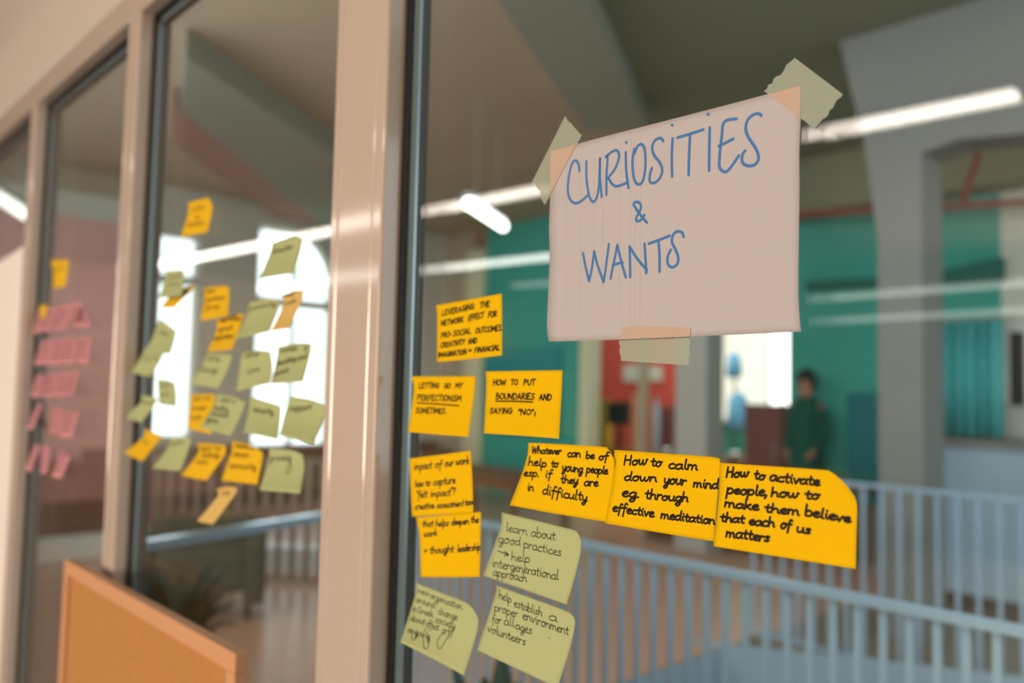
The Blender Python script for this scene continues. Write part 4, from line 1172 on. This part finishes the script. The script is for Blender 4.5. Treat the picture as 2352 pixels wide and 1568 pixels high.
tag(o, 'grey ledge under the teal curtain', 'ledge')
# dark door at the right edge
da, db = X8(2306, 7.95), X8(2420, 7.95)
zd0, zd1 = on(2330, 930, 'y', 7.95).z, on(2330, 762, 'y', 7.95).z
e = empty('window_9', ((da + db) / 2, 7.97, zd0))
tag(e, 'dark window in the pale wall at the right edge', 'window', kind='structure')
obj('dark_pane', box(da + .05, db, 7.95, 7.98, zd0, zd1), M_black, e)
obj('window_frame', bx(bx(box(da, da + .05, 7.93, 8.0, zd0, zd1), da, db, 7.93, 8, zd1, zd1 + .05), (da + db) / 2 - .02, (da + db) / 2 + .02, 7.93, 8, zd0, zd1), M_white, e)


# ------------------------------------------------------------------ things in the hall
def cabinet(name, x0, x1, y0, y1, h, mt, ndoors, label, cat='cabinet', face='y', group=None):
    e = empty(name, ((x0 + x1) / 2, (y0 + y1) / 2, 0))
    tag(e, label, cat, group)
    obj('body', bx(box(x0, x1, y0, y1, .06, h - .03), x0 + .02, x1 - .02, y0 + .02, y1 - .02, 0, .06), mt, e)
    obj('top', box(x0 - .015, x1 + .015, y0 - .015, y1 + .015, h - .03, h, bevel=.004), mt, e)
    for i in range(ndoors):
        if face == 'y':
            wd = (x1 - x0) / ndoors
            a = x0 + wd * i
            d = obj('door', box(a + .006, a + wd - .006, y0 - .018, y0, .08, h - .05), mt, e)
            obj('handle', tube(bmesh.new(), (a + wd * .85, y0 - .03, h * .55), (a + wd * .85, y0 - .03, h * .7), .008, 8), M_alu, d)
        else:
            wd = (y1 - y0) / ndoors
            a = y0 + wd * i
            d = obj('door', box(x1, x1 + .018, a + .006, a + wd - .006, .08, h - .05), mt, e)
            obj('handle', tube(bmesh.new(), (x1 + .03, a + wd * .85, h * .55), (x1 + .03, a + wd * .85, h * .7), .008, 8), M_alu, d)
    return e


for i in range(4):
    y0 = 2.5 + i * 1.28
    cabinet('cabinet', XE + .02, XE + .47, y0, y0 + 1.25, EYE - .80, M_wood, 3, ('brown wooden cabinet under the left end of the tall windows', 'brown wooden cabinet between the two tall windows', 'brown wooden cabinet under the rounded window', 'brown wooden cabinet beside the wide post, by the beige wall')[i], face='x', group='cabinets along the end wall')


cabinet('cabinet', -9.5, -9.05, 1.0, 2.9, .76, M_wood, 4, 'brown wooden cabinet behind the third pane, below the pink notes', face='x')
o = obj('bench_or_bright_floor', box(-8.35, -8.0, .7, 2.6, 0, .17, bevel=.01), M_white)
tag(o, 'low white bench behind the third pane, above the cork board', 'bench')


def table(x0, x1, y0, y1, h, mt, label, legmat=None):
    e = empty('table', ((x0 + x1) / 2, (y0 + y1) / 2, 0))
    tag(e, label, 'table')
    obj('tabletop', box(x0, x1, y0, y1, h - .035, h, bevel=.006), mt, e)
    for sx in (x0 + .05, x1 - .05):
        for sy in (y0 + .05, y1 - .05):
            obj('leg', box(sx - .025, sx + .025, sy - .025, sy + .025, 0, h - .035), legmat or mt, e)
    obj('apron', box(x0 + .06, x1 - .06, y0 + .04, y0 + .06, h - .12, h - .035), mt, e)
    return e


table(-8.75, -6.5, 8.62, 9.3, .74, M_wood, 'brown desk in front of the red wall')
table(-6.5, -4.3, 8.9, 9.6, .74, M_wood, 'brown table before the bright window')
table(-9.6, -8.0, 5.2, 6.0, .74, M_wood, 'brown wooden table on the landing, left of the notes')
table(-7.2, -5.7, 4.7, 5.5, .74, M_wood, 'brown wooden table behind the lower orange notes')
cabinet('sideboard', X8(1896, 7.3), X8(2020, 7.3), 7.3, 7.7, .78, M_darkwood, 2, 'dark brown sideboard below the teal wall beside the column', 'sideboard')
cabinet('bench_or_bright_floor', -5.9, -4.3, 6.9, 7.3, .45, M_darkwood, 4, 'long low brown bench cabinet beyond the railing', 'bench')
# maroon cabinet
ya = 8.62
cabinet('tall_cabinet', X8(1712, ya), X8(1795, ya), ya, ya + .24, on(1750, 928, 'y', ya).z, M_maroon, 1, 'maroon cabinet before the bright window', 'cabinet')
# monitor on the desk
yq = 8.95
mx0, mx1 = X8(1395, yq), X8(1445, yq)
zq0 = .74
zm0, zm1 = on(1420, 975, 'y', yq).z, on(1420, 922, 'y', yq).z
e = empty('monitor', ((mx0 + mx1) / 2, yq, zq0))
tag(e, 'dark monitor on the desk before the red wall', 'monitor')
obj('screen', box(mx0, mx1, yq, yq + .04, zm0, zm1, bevel=.006), M_black, e)
obj('stand', bx(box((mx0 + mx1) / 2 - .03, (mx0 + mx1) / 2 + .03, yq + .01, yq + .04, zq0, zm0 + .1), (mx0 + mx1) / 2 - .11, (mx0 + mx1) / 2 + .11, yq - .06, yq + .1, zq0, zq0 + .015), M_black, e)
# posters on the red wall
for i, (a, b, c, d) in enumerate(((1432, 838, 1472, 876), (1492, 842, 1520, 874))):
    p, q = on(a, b, 'y', 10.98), on(c, d, 'y', 10.98)
    o = obj('poster', box(p.x, q.x, 10.97, 10.99, q.z, p.z), M_palewall)
    tag(o, ('wider pale poster on the red wall', 'narrower pale poster on the red wall, beside the column')[i], 'poster', 'posters on the red wall')
# thin post
struct('trim_18', box(X8(1476, 8.3), X8(1490, 8.3), 8.2, 8.3, 0, ZC), M_beige, 'thin beige post in front of the red wall', 'post')


def chair(x, y, mt, label, seat_h=.46, yaw=0.0, wid=.46, back=.95):
    e = empty('chair', (x, y, 0))
    tag(e, label, 'chair')
    R = Matrix.Rotation(yaw, 4, 'Z')

    def place(bm):
        bmesh.ops.transform(bm, matrix=Matrix.Translation((x, y, 0)) @ R, verts=bm.verts)
        return bm
    h = wid / 2
    obj('seat', place(box(-h, h, -h, h, seat_h - .05, seat_h, bevel=.02)), mt, e, smooth=True)
    obj('backrest', place(box(-h, h, h - .05, h, seat_h + .08, back, bevel=.024)), mt, e, smooth=True)
    for sx in (-h + .04, h - .04):
        for sy in (-h + .04, h - .04):
            obj('leg', place(tube(bmesh.new(), (sx, sy, 0), (sx * .9, sy * .9, seat_h - .04), .013, 10)), M_alu, e)
        obj('back_support', place(tube(bmesh.new(), (sx * .7, h - .03, seat_h - .04), (sx * .7, h - .025, seat_h + .12), .012, 8)), M_alu, e)
    return e


p = on(1370, 990, 'y', 8.42)
chair(p.x - .02, 8.36, M_yellow, 'yellow chair at the desk before the red wall', yaw=math.pi, wid=.4)
p = on(1992, 950, 'y', 7.0)
chair(p.x, 6.9, M_tealchair, 'teal blue high backed chair beside the concrete column', wid=.5, back=1.62, seat_h=.7)

# shiny bowls catching the light
for i, (x, y, Y, r, lb) in enumerate(((1532, 993, 8.75, .075, 'shiny steel bowl on the desk beside the column'), (1686, 992, 9.1, .09, 'shiny steel bowl on the table left of the maroon cabinet'))):
    p = on(x, y, 'y', Y)
    o = obj('bowl', lathe([(r * .4, 0), (r * .9, .04), (r, .09), (r * .96, .09), (r * .8, .045), (r * .3, .012)], p.x, Y, .74), M_jar, smooth=True)
    tag(o, lb, 'bowl')
for i, (x, lb) in enumerate(((1797, 'upright shiny flask right of the maroon cabinet'),)):
    p = on(x, 940, 'y', 9.0)
    zt = on(x, 925, 'y', 9.0).z
    o = obj('flask', lathe([(.05, 0), (.055, .05), (.055, zt - .74 - .12), (.025, zt - .74 - .05), (.025, zt - .74)], p.x, 9.0, .74), M_jar, smooth=True)
    tag(o, lb, 'flask')
# light bottle on desk
p = on(1508, 950, 'y', 8.9)
zt = on(1508, 915, 'y', 8.9).z
o = obj('bottle', lathe([(.045, 0), (.05, .03), (.05, zt - .74 - .14), (.02, zt - .74 - .05), (.02, zt - .74)], p.x, 8.9, .74), mat('pale_blue_glass', (170, 200, 214), rough=.15), smooth=True)
tag(o, 'pale blue bottle on the desk before the red wall', 'bottle')
# cartons on the desk before the red wall
M_peach2 = mat('peach_card', (232, 160, 130), rough=.8, noise=.06, scale=6)
for (xa, xb, yt, mt_, lb) in ((1451, 1474, 905, M_peach2, 'peach coloured carton on the desk, right of the dark monitor'), (1518, 1546, 935, M_maroon, 'brown red carton on the desk beside the grey column'), (1372, 1392, 918, M_yellow, 'yellow carton on the desk, left of the dark monitor')):
    q0, q1 = on(xa, 960, 'y', 9.0), on(xb, 960, 'y', 9.0)
    hz = on(xa, yt, 'y', 9.0).z
    e = empty('carton', ((q0.x + q1.x) / 2, 9.06, .74))
    tag(e, lb, 'box', 'cartons on the desk')
    obj('box_body', box(q0.x, q1.x, 9.0, 9.16, .74, hz - .03), mt_, e)
    obj('lid', box(q0.x - .005, q1.x + .005, 8.995, 9.165, hz - .03, hz), mt_, e)
# coat stand with light blue jackets against the window
p = on(1688, 900, 'y', 10.6)
e = empty('coat_stand', (p.x, 10.6, 0))
tag(e, 'coat stand hung with light blue jackets before the bright window', 'coat stand')
zt = on(1690, 808, 'y', 10.6).z
obj('pole', tube(bmesh.new(), (p.x, 10.6, 0), (p.x, 10.6, zt), .018), M_black, e)
obj('base', lathe([(.22, 0), (.22, .02), (.04, .05)], p.x, 10.6, 0), M_black, e)
for k, (dx, za, zb_, r) in enumerate(((-.02, on(0 + 1690, 868, 'y', 10.6).z, zt, .12), (.05, on(1690, 985, 'y', 10.6).z, on(1690, 900, 'y', 10.6).z, .16))):
    bm = lathe([(r * .5, 0), (r, (zb_ - za) * .12), (r * .85, (zb_ - za) * .5), (r * .75, (zb_ - za) * .85), (r * .2, zb_ - za)], p.x + dx, 10.6, za, 16)
    for v in bm.verts:
        v.co.x += .02 * math.sin(v.co.z * 23 + v.co.y * 31)
    obj('jacket', bm, M_ltblue, e, smooth=True)


# olive armchair on the landing
p = on(428, 1408, 'z', 0)
e = empty('armchair', (p.x, p.y, 0))
tag(e, 'dark olive rounded armchair behind the second pane, above the cork board', 'armchair')
R = Matrix.Translation((p.x, p.y + .1, 0)) @ Matrix.Rotation(math.radians(62), 4, 'Z')


def soft(x0, x1, y0, y1, z0, z1, bev):
    bm = box(x0, x1, y0, y1, z0, z1)
    bmesh.ops.bevel(bm, geom=bm.edges[:], offset=bev, segments=4, affect='EDGES', profile=.6)
    bmesh.ops.transform(bm, matrix=R, verts=bm.verts)
    return bm


obj('seat_cushion', soft(-.3, .3, -.32, .2, .18, .46, .06), M_olive, e, smooth=True)
obj('backrest', soft(-.38, .38, .16, .36, .12, .60, .08), M_olive, e, smooth=True)
for sx in (-1, 1):
    obj('armrest', soft(min(sx * .28, sx * .42), max(sx * .28, sx * .42), -.34, .34, .1, .52, .06), M_olive, e, smooth=True)
for sx in (-.32, .32):
    for sy in (-.28, .28):
        bm = tube(bmesh.new(), (sx, sy, 0), (sx, sy, .14), .02)
        bmesh.ops.transform(bm, matrix=R, verts=bm.verts)
        obj('leg', bm, M_black, e)


# leafy plants by the glass
def plant(x, y, pot_r, pot_h, n, rad, h, label):
    e = empty('potted_plant', (x, y, 0))
    tag(e, label, 'plant')
    obj('pot', lathe([(pot_r * .7, 0), (pot_r, pot_h), (pot_r * .92, pot_h), (pot_r * .85, pot_h - .03)], x, y, 0), M_pot, e)
    bm = bmesh.new()
    rn = random.Random(int(x * 100))
    for k in range(n):
        a = rn.uniform(0, 2 * math.pi)
        tip = Vector((x + rad * rn.uniform(.4, 1) * math.cos(a), y + rad * rn.uniform(.4, 1) * math.sin(a), pot_h + h * rn.uniform(.35, 1)))
        root = Vector((x + .02 * math.cos(a), y + .02 * math.sin(a), pot_h - .04))
        mid = (root + tip) / 2 + Vector((0, 0, h * .22))
        side = (tip - root).cross(Vector((0, 0, 1))).normalized() * rn.uniform(.03, .05)
        L = smooth_line([tuple(root), tuple(mid), tuple(tip)], 4)
        pr = None
        m_ = len(L) - 1
        for i, c in enumerate(L):
            wv = side * (math.sin(math.pi * min(1, .12 + .88 * i / m_)) + .05)
            q = (bm.verts.new(Vector(c) - wv), bm.verts.new(Vector(c) + Vector((0, 0, -.008))), bm.verts.new(Vector(c) + wv))
            if pr:
                bm.faces.new((pr[0], pr[1], q[1], q[0]))
                bm.faces.new((pr[1], pr[2], q[2], q[1]))
            pr = q
    obj('foliage', bm, M_leaf, e)


q = on(395, 1390, 'y', 0.75)
plant(q.x, 0.75, .15, .3, 46, .3, .5, 'dark leafy plant behind the top edge of the cork board')
plant(on(1170, 1500, 'y', 0.7).x, 0.7, .16, .32, 60, .3, .62, 'dark leafy plant behind the lowest green notes')


# ------------------------------------------------------------------ person in dark green by the teal wall
def skin_mesh(name, verts, edges, radii, mt, parent, root=0, levels=2):
    me = bpy.data.meshes.new(name)
    me.from_pydata(verts, edges, [])
    o = obj(name, me, mt, parent)
    sm = o.modifiers.new('skin', 'SKIN')
    for i, r in enumerate(radii):
        r = r if isinstance(r, tuple) else (r, r)
        me.skin_vertices[0].data[i].radius = r
        me.skin_vertices[0].data[i].use_root = i == root
    ss = o.modifiers.new('smooth', 'SUBSURF')
    ss.levels = ss.render_levels = levels
    sm.use_smooth_shade = True
    return o


pc = on(1852, 900, 'y', 7.6)
hx, hy = pc.x, 7.6
e = empty('person', (hx, hy, 0))
tag(e, 'person in a long dark green coat standing before the teal wall', 'person')
tilt = on(1850, 848, 'y', 7.6).z / 1.80


def pv(x, y, z):
    return (hx + x * tilt, hy + y * tilt, z * tilt)


V = [pv(0, 0, .95), pv(0, 0, 1.15), pv(0, .01, 1.38), pv(0, .0, 1.50), pv(0, -.02, 1.60), pv(0, -.03, 1.70),
     pv(-.09, 0, .90), pv(-.1, -.01, .50), pv(-.1, .02, .08), pv(-.1, -.14, .04), pv(.09, 0, .90), pv(.1, -.01, .50), pv(.1, .02, .08), pv(.1, -.14, .04),
     pv(-.15, .0, 1.42), pv(-.17, .02, 1.14), pv(-.14, -.14, .96), pv(-.1, -.2, .9), pv(.15, .0, 1.42), pv(.17, .02, 1.14), pv(.14, -.14, .96), pv(.1, -.2, .9)]
E_ = [(0, 1), (1, 2), (2, 3), (3, 4), (4, 5), (0, 6), (6, 7), (7, 8), (8, 9), (0, 10), (10, 11), (11, 12), (12, 13), (2, 14), (14, 15), (15, 16), (16, 17), (2, 18), (18, 19), (19, 20), (20, 21)]
rad = [.13, .12, .13, .052, .085, .08, .085, .058, .04, .035, .085, .058, .04, .035, .055, .042, .03, .03, .055, .042, .03, .03]
body = skin_mesh('body', V, E_, rad, M_skin, e)
coat = lathe([(.19, .12), (.2, .5), (.185, .9), (.17, 1.1), (.2, 1.35), (.17, 1.46), (.075, 1.53)], 0, 0, 0, 28)
for v in coat.verts:
    v.co = Vector(pv(v.co.x * .84, v.co.y * .8, v.co.z))
obj('coat', coat, M_greencloth, e, smooth=True)
for s in (-1, 1):
    skin_mesh('sleeve', [pv(s * .14, 0, 1.43), pv(s * .175, .02, 1.14), pv(s * .145, -.13, .98)], [(0, 1), (1, 2)], [.075, .06, .05], M_greencloth, e)
hair = bmesh.new()
bmesh.ops.create_uvsphere(hair, u_segments=20, v_segments=12, radius=.105)
for v in hair.verts:
    if v.co.y < -.03 and v.co.z < .05:
        v.co.y = -.03
    v.co = Vector(pv(v.co.x * .98, v.co.y * 1.15 + .0, v.co.z * 1.25 + 1.685))
obj('hair', hair, M_hair, e, smooth=True)
face = bmesh.new()
bmesh.ops.create_cone(face, cap_ends=True, segments=8, radius1=.018, radius2=.006, depth=.045, matrix=Matrix.Translation(pv(0, -.12, 1.655)) @ Matrix.Rotation(math.radians(20), 4, 'X'))
for s in (-1, 1):
    bmesh.ops.create_uvsphere(face, u_segments=8, v_segments=6, radius=.012, matrix=Matrix.Translation(pv(s * .032, -.108, 1.69)))
bx(face, *sorted((pv(-.025, 0, 0)[0], pv(.025, 0, 0)[0])), pv(0, -.118, 0)[1], pv(0, -.105, 0)[1], pv(0, 0, 1.607)[2], pv(0, 0, 1.617)[2])
obj('face_features', face, M_skin, e, smooth=True)
